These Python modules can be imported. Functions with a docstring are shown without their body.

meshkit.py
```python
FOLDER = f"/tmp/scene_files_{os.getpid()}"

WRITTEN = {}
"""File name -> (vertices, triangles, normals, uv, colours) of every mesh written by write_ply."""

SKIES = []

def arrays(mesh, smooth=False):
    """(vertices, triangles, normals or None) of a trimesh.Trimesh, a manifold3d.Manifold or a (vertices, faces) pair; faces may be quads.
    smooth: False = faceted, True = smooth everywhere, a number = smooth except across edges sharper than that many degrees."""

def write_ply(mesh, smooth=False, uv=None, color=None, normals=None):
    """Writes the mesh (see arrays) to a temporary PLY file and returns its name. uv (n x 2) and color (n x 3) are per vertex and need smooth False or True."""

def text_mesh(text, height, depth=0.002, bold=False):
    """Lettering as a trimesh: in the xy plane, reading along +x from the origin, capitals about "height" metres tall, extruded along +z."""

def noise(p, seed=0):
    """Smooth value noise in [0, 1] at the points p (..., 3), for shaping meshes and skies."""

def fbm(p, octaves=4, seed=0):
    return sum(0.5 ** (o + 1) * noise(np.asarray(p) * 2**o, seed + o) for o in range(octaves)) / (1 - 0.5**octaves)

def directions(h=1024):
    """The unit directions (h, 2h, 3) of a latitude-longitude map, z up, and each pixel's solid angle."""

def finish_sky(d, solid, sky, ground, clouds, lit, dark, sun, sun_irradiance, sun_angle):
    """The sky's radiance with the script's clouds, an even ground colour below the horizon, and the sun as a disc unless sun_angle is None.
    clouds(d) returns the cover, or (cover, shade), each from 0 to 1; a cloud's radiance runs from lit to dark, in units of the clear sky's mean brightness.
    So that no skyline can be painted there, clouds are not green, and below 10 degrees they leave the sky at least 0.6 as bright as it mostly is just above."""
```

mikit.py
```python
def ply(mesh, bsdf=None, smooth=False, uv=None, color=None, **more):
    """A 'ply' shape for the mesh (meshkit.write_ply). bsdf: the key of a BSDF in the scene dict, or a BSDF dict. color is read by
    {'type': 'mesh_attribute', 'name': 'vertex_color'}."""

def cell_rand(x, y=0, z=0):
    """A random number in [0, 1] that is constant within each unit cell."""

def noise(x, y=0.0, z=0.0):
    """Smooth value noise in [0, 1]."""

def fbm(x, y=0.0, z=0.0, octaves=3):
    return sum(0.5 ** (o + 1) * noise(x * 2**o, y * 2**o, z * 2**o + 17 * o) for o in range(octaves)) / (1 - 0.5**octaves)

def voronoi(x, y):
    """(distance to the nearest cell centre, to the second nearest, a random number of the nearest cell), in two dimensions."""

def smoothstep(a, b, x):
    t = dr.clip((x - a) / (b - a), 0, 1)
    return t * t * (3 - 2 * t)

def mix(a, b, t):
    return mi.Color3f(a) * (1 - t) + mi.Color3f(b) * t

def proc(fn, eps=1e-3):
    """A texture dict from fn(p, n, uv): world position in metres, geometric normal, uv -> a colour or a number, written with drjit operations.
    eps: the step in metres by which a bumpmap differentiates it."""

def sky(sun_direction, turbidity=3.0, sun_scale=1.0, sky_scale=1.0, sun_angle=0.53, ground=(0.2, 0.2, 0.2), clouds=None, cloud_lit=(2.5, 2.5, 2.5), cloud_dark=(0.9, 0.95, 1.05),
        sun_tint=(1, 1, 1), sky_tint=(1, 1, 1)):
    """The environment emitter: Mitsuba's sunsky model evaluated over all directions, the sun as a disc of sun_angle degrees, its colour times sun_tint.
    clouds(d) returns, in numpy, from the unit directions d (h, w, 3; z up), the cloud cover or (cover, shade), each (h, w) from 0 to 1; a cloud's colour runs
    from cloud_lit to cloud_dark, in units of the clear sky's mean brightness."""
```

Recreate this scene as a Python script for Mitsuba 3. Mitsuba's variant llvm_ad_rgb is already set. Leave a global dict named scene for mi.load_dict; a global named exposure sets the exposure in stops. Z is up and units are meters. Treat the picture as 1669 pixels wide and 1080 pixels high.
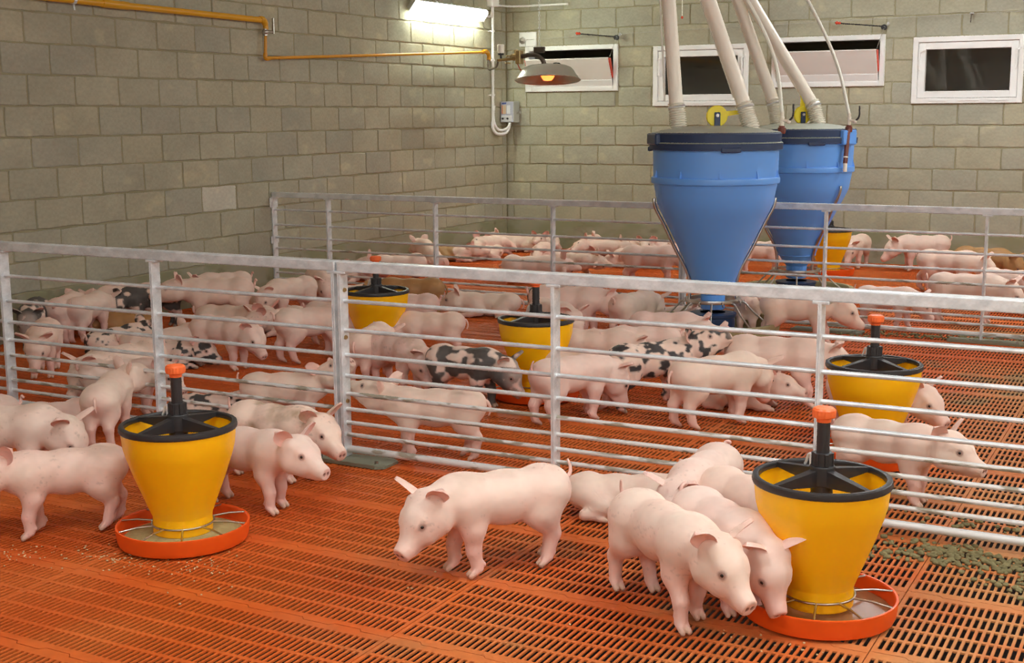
import math
import numpy as np
import trimesh
import mitsuba as mi
import mikit
import meshkit
from mikit import noise, fbm, smoothstep, mix, proc
from shapely.geometry import Polygon, box as sbox

T = mi.ScalarTransform4f
scene, labels = {}, {}

# ------------------------------------------------------------------ camera, lights, exposure
exposure = 0.45
scene['camera'] = {'type': 'perspective', 'fov': 43.302, 'fov_axis': 'x', 'near_clip': .1, 'far_clip': 60.0,
                   'to_world': T().look_at([6.7115, -12.4788, 1.4265], [6.7115-.464462, -12.4788+.869931, 1.4265-.165814], [-.0721555, .1494393, .9861346])}
UNSEEN_TUBE = [42.0, 44.8, 45.5]          # unseen ceiling tubes, placed to light the pens from above
UNSEEN_SIDE_TUBE = [31.0, 33.0, 33.6]       # unseen tubes on the right wall and behind the camera, lighting upright faces
WALL_TUBE = [34.0, 37.5, 32.0]     # the tube light on the left wall
CEIL = 3.05
# unseen tube lights, placed for their light: under the ceiling (x, y), on the right wall (y), on the wall behind the camera (x)
UNSEEN_LAMPS = [(6.9, -8.8), (4.9, -10.4), (6.6, -2.8), (4.4, -1.7)]
UNSEEN_RIGHT_LAMPS = [-11.2, -7.4, -3.4]
UNSEEN_FRONT_LAMPS = [4.5, 7.2]


# ------------------------------------------------------------------ helpers
def rgb(*c):
    return {'type': 'rgb', 'value': [float(x) for x in c]}


def mat(name, color, rough=.5, two=True, **more):
    b = {'type': 'principled', 'base_color': color if isinstance(color, dict) else rgb(*color), 'roughness': rough, **more}
    scene[name] = {'type': 'twosided', 'bsdf': b} if two else b


used = {}


def key_for(name, parent=None):
    k = name if parent is None else parent+'__'+name
    n = used.get(k, 0)
    used[k] = n+1
    return k if n == 0 else f'{k}_{n:03d}'


def obj(name, mesh, m, parent=None, smooth=30, at=None, **more):
    k = key_for(name, parent)
    d = mesh if isinstance(mesh, dict) else mikit.ply(mesh, m, smooth=smooth)
    d = dict(d)
    if at is not None:
        d['to_world'] = at
    d.update(more)
    scene[k] = d
    return k


def thing(name, label=None, cat=None, group=None):
    k = key_for(name)
    labels[k] = {}
    if label: labels[k]['label'] = label
    if cat: labels[k]['category'] = cat
    if group: labels[k]['group'] = group
    return k


def tag(k, label, cat=None, group=None):
    labels[k] = {'label': label}
    if cat: labels[k]['category'] = cat
    if group: labels[k]['group'] = group


def struct(k, label=None):
    labels[k] = {'kind': 'structure'}
    if label: labels[k]['label'] = label


def join(*ms):
    vs, fs, o = [], [], 0
    for m in ms:
        v, f = (np.asarray(m.vertices), np.asarray(m.faces)) if hasattr(m, 'faces') else (np.asarray(m[0]), np.asarray(m[1]))
        vs.append(v); fs.append(f+o); o += len(v)
    return np.vstack(vs), np.vstack(fs)


def bx(x0, x1, y0, y1, z0, z1, c=.0):
    """A box, its edges chamfered by c."""
    if c <= 0:
        return trimesh.creation.box(bounds=[[x0, y0, z0], [x1, y1, z1]])
    pts = []
    for x, sx in ((x0, 1), (x1, -1)):
        for y, sy in ((y0, 1), (y1, -1)):
            for z, sz in ((z0, 1), (z1, -1)):
                pts += [[x+sx*c, y+sy*c, z], [x+sx*c, y, z+sz*c], [x, y+sy*c, z+sz*c]]
    return trimesh.convex.convex_hull(np.array(pts))


def V(*a):
    return np.array(a, float)


def unit(a):
    return a/np.linalg.norm(a)


def sweep(points, radii, n=8):
    """A tube along a polyline, closed at both ends: (vertices, faces)."""
    P = np.asarray(points, float)
    R = np.broadcast_to(np.asarray(radii, float), (len(P),))
    t = np.gradient(P, axis=0)
    t /= np.linalg.norm(t, axis=1, keepdims=True)+1e-12
    u = np.cross(t[0], [0, 0, 1.0] if abs(t[0][2]) < .9 else [1.0, 0, 0])
    rings = []
    a = np.arange(n)*2*np.pi/n
    for i in range(len(P)):
        u = unit(u-t[i]*(u@t[i]))
        w = np.cross(t[i], u)
        rings.append(P[i]+R[i]*(np.cos(a)[:, None]*u+np.sin(a)[:, None]*w))
    v = np.vstack(rings+[P[:1], P[-1:]])
    f = []
    for i in range(len(P)-1):
        for j in range(n):
            k = (j+1) % n
            f += [[i*n+j, i*n+k, (i+1)*n+k], [i*n+j, (i+1)*n+k, (i+1)*n+j]]
    a, b = len(P)*n, len(P)*n+1
    for j in range(n):
        k = (j+1) % n
        f += [[a, k, j], [b, (len(P)-1)*n+j, (len(P)-1)*n+k]]
    return v, np.array(f)


def rod(a, b, r, n=10):
    return sweep([a, b], r, n)


def spline(pts, n=24):
    """A smooth curve through the points."""
    from scipy.interpolate import CubicSpline
    p = np.asarray(pts, float)
    s = np.r_[0, np.cumsum(np.linalg.norm(np.diff(p, axis=0), axis=1))]
    return CubicSpline(s, p)(np.linspace(0, s[-1], n))


def lathe(profile, n=48, c=(0, 0, 0)):
    """Turns a profile of (radius, height) points about z. An open profile; points at radius 0 close it."""
    pr = np.asarray(profile, float)
    a = np.arange(n)*2*np.pi/n
    v = np.stack([pr[:, None, 0]*np.cos(a), pr[:, None, 0]*np.sin(a), np.broadcast_to(pr[:, None, 1], (len(pr), n))], -1).reshape(-1, 3)+np.array(c)
    f = []
    for i in range(len(pr)-1):
        for j in range(n):
            k = (j+1) % n
            if pr[i, 0] > 1e-9: f.append([i*n+j, i*n+k, (i+1)*n+k])
            if pr[i+1, 0] > 1e-9: f.append([i*n+j, (i+1)*n+k, (i+1)*n+j])
    return v, np.array(f)


def ring(c, R, r, n=40, m=8, sz=1.0):
    a = np.arange(n)*2*np.pi/n
    b = np.arange(m)*2*np.pi/m
    v = np.stack([(R+r*np.cos(b))[None, :]*np.cos(a)[:, None], (R+r*np.cos(b))[None, :]*np.sin(a)[:, None], np.broadcast_to(r*sz*np.sin(b), (n, m))], -1).reshape(-1, 3)+np.array(c)
    f = []
    for i in range(n):
        for j in range(m):
            A, B, C, D = i*m+j, ((i+1) % n)*m+j, ((i+1) % n)*m+(j+1) % m, i*m+(j+1) % m
            f += [[A, B, C], [A, C, D]]
    return v, np.array(f)


def turn(mesh, deg, c=(0, 0, 0), axis=(0, 0, 1)):
    M = trimesh.transformations.rotation_matrix(math.radians(deg), axis, c)
    v, f = (mesh.vertices, mesh.faces) if hasattr(mesh, 'faces') else mesh
    return np.asarray(v)@M[:3, :3].T+M[:3, 3], np.asarray(f)


def move(mesh, d):
    v, f = (mesh.vertices, mesh.faces) if hasattr(mesh, 'faces') else mesh
    return np.asarray(v)+np.array(d, float), np.asarray(f)


# ------------------------------------------------------------------ materials
def block_tone(base):
    light = tuple(float(b*k) for b, k in zip(base, (1.22, 1.20, 1.12)))

    def fn(p, n, uv):
        a = fbm(p.x*3.1+7, p.y*3.1, p.z*3.1, 3)
        b = fbm(p.x*60, p.y*60, p.z*60, 2)
        g = (.86+.28*a)*(.9+.2*b)
        pale = .7*smoothstep(.66, .82, fbm(p.x*5.3+31, p.y*5.3, p.z*6.1, 3))
        return mix(base, light, pale)*g
    return proc(fn)


for i, c in enumerate([(.388, .370, .276), (.408, .386, .284), (.372, .358, .278), (.418, .390, .280), (.395, .381, .290)]):
    mat(f'concrete_{i}', block_tone(c), .9, specular=.2)
mat('concrete_pale', block_tone((.56, .54, .44)), .9, specular=.2)


def mortar_fn(p, n, uv):
    return mix((.27, .245, .155), (.35, .32, .21), fbm(p.x*9, p.y*9, p.z*9, 3))


mat('mortar', proc(mortar_fn), .95, specular=.1)


def plinth_fn(p, n, uv):
    a = fbm(p.x*4, p.y*4, p.z*7, 4)
    c = mix((.33, .31, .22), (.27, .265, .16), smoothstep(.35, .65, a))
    return mix(c, (.15, .13, .07), smoothstep(.60, .85, fbm(p.x*7+9, p.y*7, p.z*9, 4))*.6)


mat('plinth_plaster', proc(plinth_fn), .9, specular=.2)
mat('wall_paint', (.62, .60, .52), .9)
mat('ceiling_paint', (.74, .73, .68), .9)
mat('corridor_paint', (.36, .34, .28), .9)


def floor_fn(p, n, uv):
    a = fbm(p.x*2.2, p.y*2.2, 0, 3)
    b = fbm(p.x*34, p.y*34, 3, 3)
    c = mix((.53, .088, .012), (.58, .128, .024), smoothstep(.3, .7, a))*(.92+.16*b)
    worn = smoothstep(5.0, 6.3, p.x+.9*(a-.5)-.10*(p.y+8))*smoothstep(.0, .75, fbm(p.x*6, p.y*6, 9, 3)+.15)
    c = mix(c, (.46, .235, .085), worn*.75)
    dirt = smoothstep(.62, .72, fbm(p.x*3.3+3, p.y*3.3, 5, 4))*smoothstep(4.2, 6.0, p.x-.06*(p.y+8))
    return mix(c, (.22, .17, .075), dirt*.7)


mat('floor_plastic', proc(floor_fn), .55, specular=.25)
mat('pit_dark', (.018, .009, .006), .9)


def zinc_fn(p, n, uv):
    a = fbm(p.x*24, p.y*24, p.z*24, 3)
    b = fbm(p.x*150, p.y*150, p.z*150, 2)
    return mix((.66, .70, .72), (.82, .86, .88), smoothstep(.3, .7, a))*(.9+.2*b)


mat('zinc', proc(zinc_fn), .32, metallic=.3, specular=.5)


def zinc_dirty_fn(p, n, uv):
    a = fbm(p.x*13, p.y*13, p.z*40, 4)
    return mix((.74, .74, .72), (.26, .22, .14), smoothstep(.52, .66, a)*.8)


mat('zinc_dirty', proc(zinc_dirty_fn), .5, metallic=.2, specular=.5)
mat('stainless', (.58, .56, .53), .24, metallic=1.0)
mat('yellow_plastic', (.95, .50, .004), .36, specular=.5)
mat('yellow_lever', (.90, .74, .03), .35, specular=.5)
mat('orange_plastic', (.80, .095, .008), .34, specular=.5)
mat('cap_orange', (.85, .15, .035), .4, specular=.5)
mat('black_plastic', (.020, .019, .021), .38, specular=.5)


def blue_fn(p, n, uv):
    return mix((.115, .335, .83), (.14, .37, .87), fbm(p.x*3, p.y*3, p.z*2, 3))


mat('blue_plastic', proc(blue_fn), .36, specular=.55)
mat('navy_plastic', (.018, .036, .092), .32, specular=.5)


def dust_fn(p, n, uv):
    top = smoothstep(.55, .95, n.z)
    return mix((.018, .036, .092), (.36, .38, .30), top*(.75+.25*fbm(p.x*9, p.y*9, p.z*9, 3)))


mat('navy_dusty', proc(dust_fn), .5, specular=.4)
mat('pvc_cream', (.88, .83, .72), .42, specular=.45)
mat('hose_grey', (.70, .67, .57), .5)
mat('hose_white', (.86, .87, .78), .35, specular=.5)
mat('window_white', (.90, .90, .88), .4, specular=.4)
mat('flap_white', (.74, .68, .63), .35, specular=.5)
scene['pane_glass'] = {'type': 'thindielectric', 'int_ior': 1.6}
mat('red_plastic', (.55, .045, .018), .4)
mat('gas_yellow', (.68, .33, .012), .32, specular=.5, clearcoat=.4)
mat('gas_orange', (.62, .27, .012), .4, specular=.5)
mat('brass', (.42, .30, .14), .38, metallic=.8)
mat('dark_iron', (.085, .065, .05), .45, metallic=.5)
mat('brown_plastic', (.15, .035, .022), .35)
mat('aluminium', (.50, .48, .45), .30, metallic=.9)
mat('box_grey', (.50, .52, .62), .45)
mat('box_side', (.44, .46, .42), .5)
mat('print_blue', (.05, .09, .36), .5)
mat('print_white', (.76, .77, .80), .5)
mat('print_cream', (.72, .58, .42), .5)
mat('led_red', (.62, .06, .03), .4)
mat('trough_stone', (.30, .25, .13), .8)


def feed_fn(p, n, uv):
    return mix((.26, .20, .08), (.40, .33, .15), fbm(p.x*90, p.y*90, p.z*90, 3))


mat('feed_mash', proc(feed_fn), .95)
mat('wet_slop', (.22, .095, .04), .28, specular=.3)
mat('plate_dirty', (.20, .21, .15), .5, metallic=.2)


def dung_fn(p, n, uv):
    return mix((.10, .085, .035), (.26, .22, .10), fbm(p.x*25, p.y*25, p.z*25, 3))


mat('dung_brown', proc(dung_fn), .85)
mat('crumb', (.62, .42, .22), .9)
mat('thread', (.45, .44, .38), .6)
scene['diffuser_plastic'] = {'type': 'diffuse', 'reflectance': rgb(.8, .8, .78)}


def skin_bump(p, n, uv):
    return fbm(p.x*60, p.y*60, p.z*60, 3)*.9


scene['skin'] = {'type': 'twosided', 'bsdf': {'type': 'principled', 'base_color': {'type': 'mesh_attribute', 'name': 'vertex_color'}, 'roughness': .55, 'specular': .32, 'sheen': .35, 'sheen_tint': .4}}
mat('eyeball', (.012, .008, .007), .12, two=False, specular=.6)

# ------------------------------------------------------------------ the room
XR, YF = 8.6, -14.0
obj('floor', bx(-.2, XR, YF, .4, -.42, -.36), 'pit_dark')
struct('floor', 'dark slurry pit floor under the orange slatted panels')
PX, PY = 1.2, .5


def panel_mesh():
    """One slatted plastic panel, 1.2 x 0.5 m, its long edges stepped so that neighbours interlock, 58 x 5 slots."""
    st = []
    x, up = 0.0, 1
    while x < PX-1e-6:
        st.append((x, up)); x += .1; up = 1-up
    def edge(y, g):
        e = []
        for i, (x, up) in enumerate(st):
            yy = y+(.007 if up else -.007)
            e += [(x+(.0 if i == 0 else .006), yy+g), (min(x+.1, PX)-(.0 if i == len(st)-1 else .006), yy+g)]
        return e
    lo, hi = edge(0, .0012), edge(PY, -.0012)
    lo[0] = (.0015, lo[0][1]); lo[-1] = (PX-.0015, lo[-1][1]); hi[0] = (.0015, hi[0][1]); hi[-1] = (PX-.0015, hi[-1][1])
    holes = []
    pitch = PX/59.0
    for r in range(5):
        y0 = .033+r*.0888
        for c in range(58):
            xc = pitch*(c+1)
            holes.append([(xc-.0060, y0), (xc+.0060, y0), (xc+.0060, y0+.0745), (xc-.0060, y0+.0745)])
    return trimesh.creation.extrude_polygon(Polygon(lo+hi[::-1], holes), .005, engine='earcut').apply_translation([0, 0, -.005])


scene['slat_panel_shape'] = {'type': 'shapegroup', 'panel': mikit.ply(panel_mesh(), 'floor_plastic')}
for ix in range(7):
    for iy in range(27):
        x, y = .012+PX*ix, -13.15+PY*iy
        k = key_for('panel', 'floor')
        scene[k] = {'type': 'instance', 'shapegroup': {'type': 'ref', 'id': 'slat_panel_shape'}, 'to_world': T().translate([x, y, 0])}

# windows in the back wall: x0, x1, z0, z1
WIN = [(.240, 1.308, 1.661, 2.134), (1.700, 2.700, 1.500, 2.098), (2.933, 4.012, 1.666, 2.140), (4.266, 5.233, 1.500, 2.101)]
wall = Polygon([(-.2, -.36), (XR, -.36), (XR, CEIL), (-.2, CEIL)], [[(a, c), (b, c), (b, d), (a, d)] for a, b, c, d in WIN])
m = trimesh.creation.extrude_polygon(wall, .184, engine='earcut')
v = np.array(m.vertices)
obj('wall_back', (np.stack([v[:, 0], .19-v[:, 2], v[:, 1]], 1), m.faces), 'mortar', smooth=False)
struct('wall_back', 'back wall of grey concrete blocks with four small white windows')
obj('wall_left', bx(-.2, -.006, YF, .01, -.36, CEIL), 'mortar')
struct('wall_left', 'left wall of grey concrete blocks with wide mortar joints')
obj('wall_right', bx(XR, XR+.2, YF, .2, -.36, CEIL), 'wall_paint'); struct('wall_right')
obj('wall_front', bx(-.2, XR+.2, YF-.2, YF, -.36, CEIL), 'wall_paint'); struct('wall_front')
obj('ceiling', bx(-.2, XR+.2, YF-.2, 2.0, CEIL, CEIL+.1), 'ceiling_paint'); struct('ceiling')
# the passage behind the back wall, seen through the windows
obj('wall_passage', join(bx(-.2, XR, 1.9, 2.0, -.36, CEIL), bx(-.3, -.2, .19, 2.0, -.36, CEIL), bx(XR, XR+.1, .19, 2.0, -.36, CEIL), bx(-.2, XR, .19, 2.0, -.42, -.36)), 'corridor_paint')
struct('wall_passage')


rb = np.random.default_rng(11)


def block_mesh(w, h, seed, depth=.03):
    """A concrete block's face in the xz plane: w x h, its outline slightly uneven, its arris rounded; face at y=0, back at y=depth."""
    r = np.random.default_rng(seed)
    nx, nz = max(2, int(round(w/.075))), 3
    a = .006
    X = np.r_[0, np.linspace(a, w-a, nx), w]
    Z = np.r_[0, np.linspace(a, h-a, nz), h]
    gx, gz = np.meshgrid(X, Z, indexing='ij')
    gy = np.zeros_like(gx)
    edge = (gx == 0) | (gx == w) | (gz == 0) | (gz == h)
    gy[edge] = .0045
    ph = r.uniform(0, 9, 2)
    jx = .0032*np.sin(gz*31+ph[0])+r.normal(0, .0016, gx.shape)
    jz = .0026*np.sin(gx*23+ph[1])+r.normal(0, .0016, gx.shape)
    gx2, gz2 = gx+np.where((gx <= a) | (gx >= w-a), jx, 0), gz+np.where((gz <= a) | (gz >= h-a), jz, 0)
    gy = gy+np.where(edge, 0, r.normal(0, .0007, gx.shape))
    corner = ((gx == 0) | (gx == w)) & ((gz == 0) | (gz == h))
    gx2 = np.where(corner, gx2+np.where(gx == 0, 1, -1)*.004, gx2)
    gz2 = np.where(corner, gz2+np.where(gz == 0, 1, -1)*.004, gz2)
    n, k = gx.shape
    v = [np.stack([gx2, gy, gz2], -1).reshape(-1, 3)]
    f = []
    for i in range(n-1):
        for j in range(k-1):
            A, B, C, D = i*k+j, (i+1)*k+j, (i+1)*k+j+1, i*k+j+1
            f += [[A, B, C], [A, C, D]]
    loop = [i*k for i in range(n)]+[(n-1)*k+j for j in range(1, k)]+[i*k+k-1 for i in range(n-2, -1, -1)]+[j for j in range(k-2, 0, -1)]
    back = v[0][loop].copy(); back[:, 1] = depth
    o = n*k
    for i in range(len(loop)):
        A, B = loop[i], loop[(i+1) % len(loop)]
        f += [[A, o+(i+1) % len(loop), B], [A, o+i, o+(i+1) % len(loop)]]
    return np.vstack([v[0], back]), np.array(f)


GAP = .012
plain = {}


def block_ply(w, h, tone, var):
    q = (round(w, 3), round(h, 3), var)
    if q not in plain:
        plain[q] = mikit.ply(block_mesh(w, h, var*37+int(w*1000)), None, smooth=40)
    return {**plain[q], 'bsdf': {'type': 'ref', 'id': tone}}


def add_block(wallname, s0, s1, z0, z1, special=None):
    """A block on a wall between s0 and s1 along it (x on the back wall, y on the left wall)."""
    w, h = s1-s0-GAP, z1-z0-GAP
    if w < .03 or h < .03:
        return
    tone = special or f'concrete_{rb.integers(0, 5)}'
    var = int(rb.integers(0, 4))
    out = rb.normal(0, .0014)
    d = block_ply(w, h, tone, var)
    k = key_for('block', wallname)
    if wallname == 'wall_back':
        to = T().translate([s0+GAP/2, out, z0+GAP/2])
    else:
        to = T().translate([out, s1-GAP/2, z0+GAP/2]).rotate([0, 0, 1], 90).scale([-1, 1, 1]) if False else T().translate([out, s0+GAP/2, z0+GAP/2]).rotate([0, 0, 1], 90)
    scene[k] = {**d, 'to_world': to}


X0, Y0 = .2822, -.4959
for c in range(-6, 7):
    z0, z1 = 1.5+.2*c, 1.7+.2*c
    # left wall, towards the camera as far as the frame shows it
    off = Y0+(.2 if c % 2 else 0)
    e = sorted([off+.4*j for j in range(-22, 3) if -8.35 < off+.4*j < -.03]+[0.0])
    for a, b in zip(e[:-1], e[1:]):
        pale = c == -4 and a < -4.62 < b
        add_block('wall_left', a, b, z0, z1, 'concrete_pale' if pale else None)
    off = X0+(0 if c % 2 else .2)
    e = sorted([0.0]+[off+.4*i for i in range(-2, 20) if .03 < off+.4*i < 6.6])
    for a, b in zip(e[:-1], e[1:]):
        pieces = [(a, b, z0, z1)]
        for wx0, wx1, wz0, wz1 in WIN:
            nxt = []
            for (p0, p1, q0, q1) in pieces:
                if p1 <= wx0 or p0 >= wx1 or q1 <= wz0+.002 or q0 >= wz1-.002:
                    nxt.append((p0, p1, q0, q1)); continue
                if p0 < wx0: nxt.append((p0, wx0, q0, q1))
                if p1 > wx1: nxt.append((wx1, p1, q0, q1))
                lo, hi = max(p0, wx0), min(p1, wx1)
                if q0 < wz0: nxt.append((lo, hi, q0, wz0))
                if q1 > wz1: nxt.append((lo, hi, wz1, q1))
            pieces = nxt
        for q in pieces:
            add_block('wall_back', *q)
# smooth plinth below the lowest course that shows
obj('baseboard_back', bx(.0, XR, .0, .03, -.03, .296, .004), 'plinth_plaster'); struct('baseboard_back', 'smooth stained plaster at the foot of the back wall')
obj('baseboard_left', bx(-.03, .0, YF, .0, -.03, .296, .004), 'plinth_plaster'); struct('baseboard_left', 'smooth stained plaster at the foot of the left wall')


# ------------------------------------------------------------------ windows
def frame(x0, x1, z0, z1, w, y0, y1, c=.004):
    return join(bx(x0, x0+w, y0, y1, z0, z1, c), bx(x1-w, x1, y0, y1, z0, z1, c), bx(x0+w-.002, x1-w+.002, y0, y1, z0, z0+w, c), bx(x0+w-.002, x1-w+.002, y0, y1, z1-w, z1, c))


WL = ['small white hopper window at the far left, its flap tipped open behind the heater', 'closed white window behind the two front feed pipes', 'white hopper window with a pinkish flap tipped open, right of the feed pipes', 'closed white window at the far right reflecting the pipes']
for i, (a, b, c, d) in enumerate(WIN):
    k = f'window_{i+1}'
    obj(k+'__frame', frame(a, b, c, d, .048, -.022, .12), 'window_white')
    labels[k] = {'kind': 'structure', 'label': WL[i]}
    if i in (1, 3):
        s = .045
        obj(k+'__sash', frame(a+s+.006, b-s-.006, c+s+.006, d-s-.006, .062, -.008, .05), 'window_white')
        p = bx(a+s+.06, b-s-.06, .018, .019, c+s+.06, d-s-.06)
        g = np.array([[a+s+.06, .02, c+s+.06], [b-s-.06, .02, c+s+.06], [b-s-.06, .02, d-s-.06], [a+s+.06, .02, d-s-.06]])
        obj(k+'__sash__pane', (g, np.array([[0, 1, 2], [0, 2, 3]])), 'pane_glass', smooth=False)
        for sx in (a+.052, b-.075):
            obj(f'{k}__latch' if sx < a+.1 else f'{k}__latch_001', join(bx(sx, sx+.018, -.028, -.006, d-.30, d-.12, .004), turn(bx(sx+.012, sx+.06, -.030, -.018, d-.145, d-.128, .003), -28, (sx+.012, 0, d-.135), (0, 1, 0))), 'window_white')
        obj(k+'__drip', join(*[bx(x, x+.18, -.027, -.02, c+.020, c+.030, .002) for x in (a+.16, a+.42, a+.68) if x+.18 < b-.04]), 'window_white')
    else:
        # a flap hinged at its foot and tipped into the room, on red stays
        L, ang = .305, 24
        pa, pb = a+.055, b-.055
        fl = join(bx(pa, pb, -.012, .012, .07, L, .004))
        obj(k+'__flap', move(turn(fl, -ang if False else ang, (0, 0, 0), (1, 0, 0)), (0, -.004, c+.055)), 'flap_white')
        fb = bx(pa, pb, -.016, .016, .0, .072, .005)
        obj(k+'__flap__rail', move(turn(fb, ang, (0, 0, 0), (1, 0, 0)), (0, -.004, c+.055)), 'window_white')
        for j, x in enumerate((pa-.008, pb)):
            tip = (x, -.004-L*math.sin(math.radians(ang)), c+.055+L*math.cos(math.radians(ang)))
            poly = Polygon([(.0, .0), (-.03, .0), (tip[1]-.0, tip[2]-c-.14), (tip[1]+.055, tip[2]-c-.135)])
            e = trimesh.creation.extrude_polygon(poly, .008, engine='earcut')
            w = np.array(e.vertices)
            obj(k+('__stay' if j == 0 else '__stay_001'), (np.stack([x+w[:, 2], w[:, 0]-.004, w[:, 1]+c+.135], 1), e.faces), 'red_plastic', smooth=False)
        obj(k+'__sill', bx(a+.048, b-.048, -.02, .1, c+.045, c+.055, .002), 'window_white')

# window cords: a red-ended rubber cord, a pulley, a line down to the flap
for i, (x, z, side) in enumerate(((1.312, 2.203, 'left'), (4.003, 2.207, 'right'))):
    k = thing('window_cord', f'black window cord with a red end and pulley above the {"far left" if i == 0 else "right-hand open"} window', 'cord', 'window cords')
    obj('cord', join(rod((x-.435, -.075, z+.045), (x-.01, -.075, z), .0058)), 'black_plastic', k)
    obj('red_end', join(*[sweep(spline([(x-.45, -.075, z+.047), (x-.42, -.078, z+.046), (x-.395, -.075, z+.042)], 8), [.006, .012, .016, .013, .010, .014, .011, .006])]), 'red_plastic', k)
    obj('pulley', turn(lathe([(0, -.012), (.024, -.012), (.020, 0), (.024, .012), (0, .012)], 16), 90, (0, 0, 0), (1, 0, 0)) if False else move(turn(lathe([(0, -.012), (.026, -.012), (.019, -.004), (.019, .004), (.026, .012), (0, .012)], 18), 90, (0, 0, 0), (1, 0, 0)), (x+.002, -.06, z-.008)), 'black_plastic', k)
    obj('bracket', join(rod((x+.004, -.07, z-.006), (x+.035, .01, z+.03), .008), rod((x+.03, -.06, z+.022), (x+.045, -.06, z+.034), .009)), 'zinc', k)
    obj('line', rod((x+.004, -.075, z-.02), (x-.045, -.12, z-.20), .0022, 6), 'thread', k)
k = thing('winch_plate', 'white square plate with a round metal knob, above the far left window', 'plate')
obj('plate', bx(.168, .372, -.02, .0, 2.137, 2.287, .004), 'window_white', k)
obj('knob', move(turn(lathe([(0, 0), (.028, 0), (.036, .012), (.030, .030), (.012, .040), (0, .040)], 20), 90, (0, 0, 0), (1, 0, 0)), (.215, -.018, 2.200)), 'aluminium', k)
obj('screw', join(*[move(turn(lathe([(0, 0), (.005, 0), (.004, .003), (0, .003)], 8), 90, (0, 0, 0), (1, 0, 0)), (x, -.02, z)) for x in (.18, .36) for z in (2.15, 2.275)]), 'zinc', k)
k = obj('control_wire', join(sweep(spline([(.225, -.05, 2.205), (1.35, -.05, 2.232), (3.0, -.05, 2.262), (4.77, -.05, 2.290), (6.5, -.05, 2.312)], 16), .0024, 6), rod((.245, -.02, 2.2), (.245, -.02, 1.45), .002, 6)), 'thread')
tag(k, 'thin steel wire running along the back wall above the windows', 'wire')
k = thing('wire_hook', 'small metal hook holding the wire above the far right window', 'hook')
obj('shank', join(rod((4.772, .01, 2.29), (4.772, -.06, 2.29), .006), rod((4.772, -.055, 2.30), (4.768, -.06, 2.215), .0045)), 'dark_iron', k)
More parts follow.
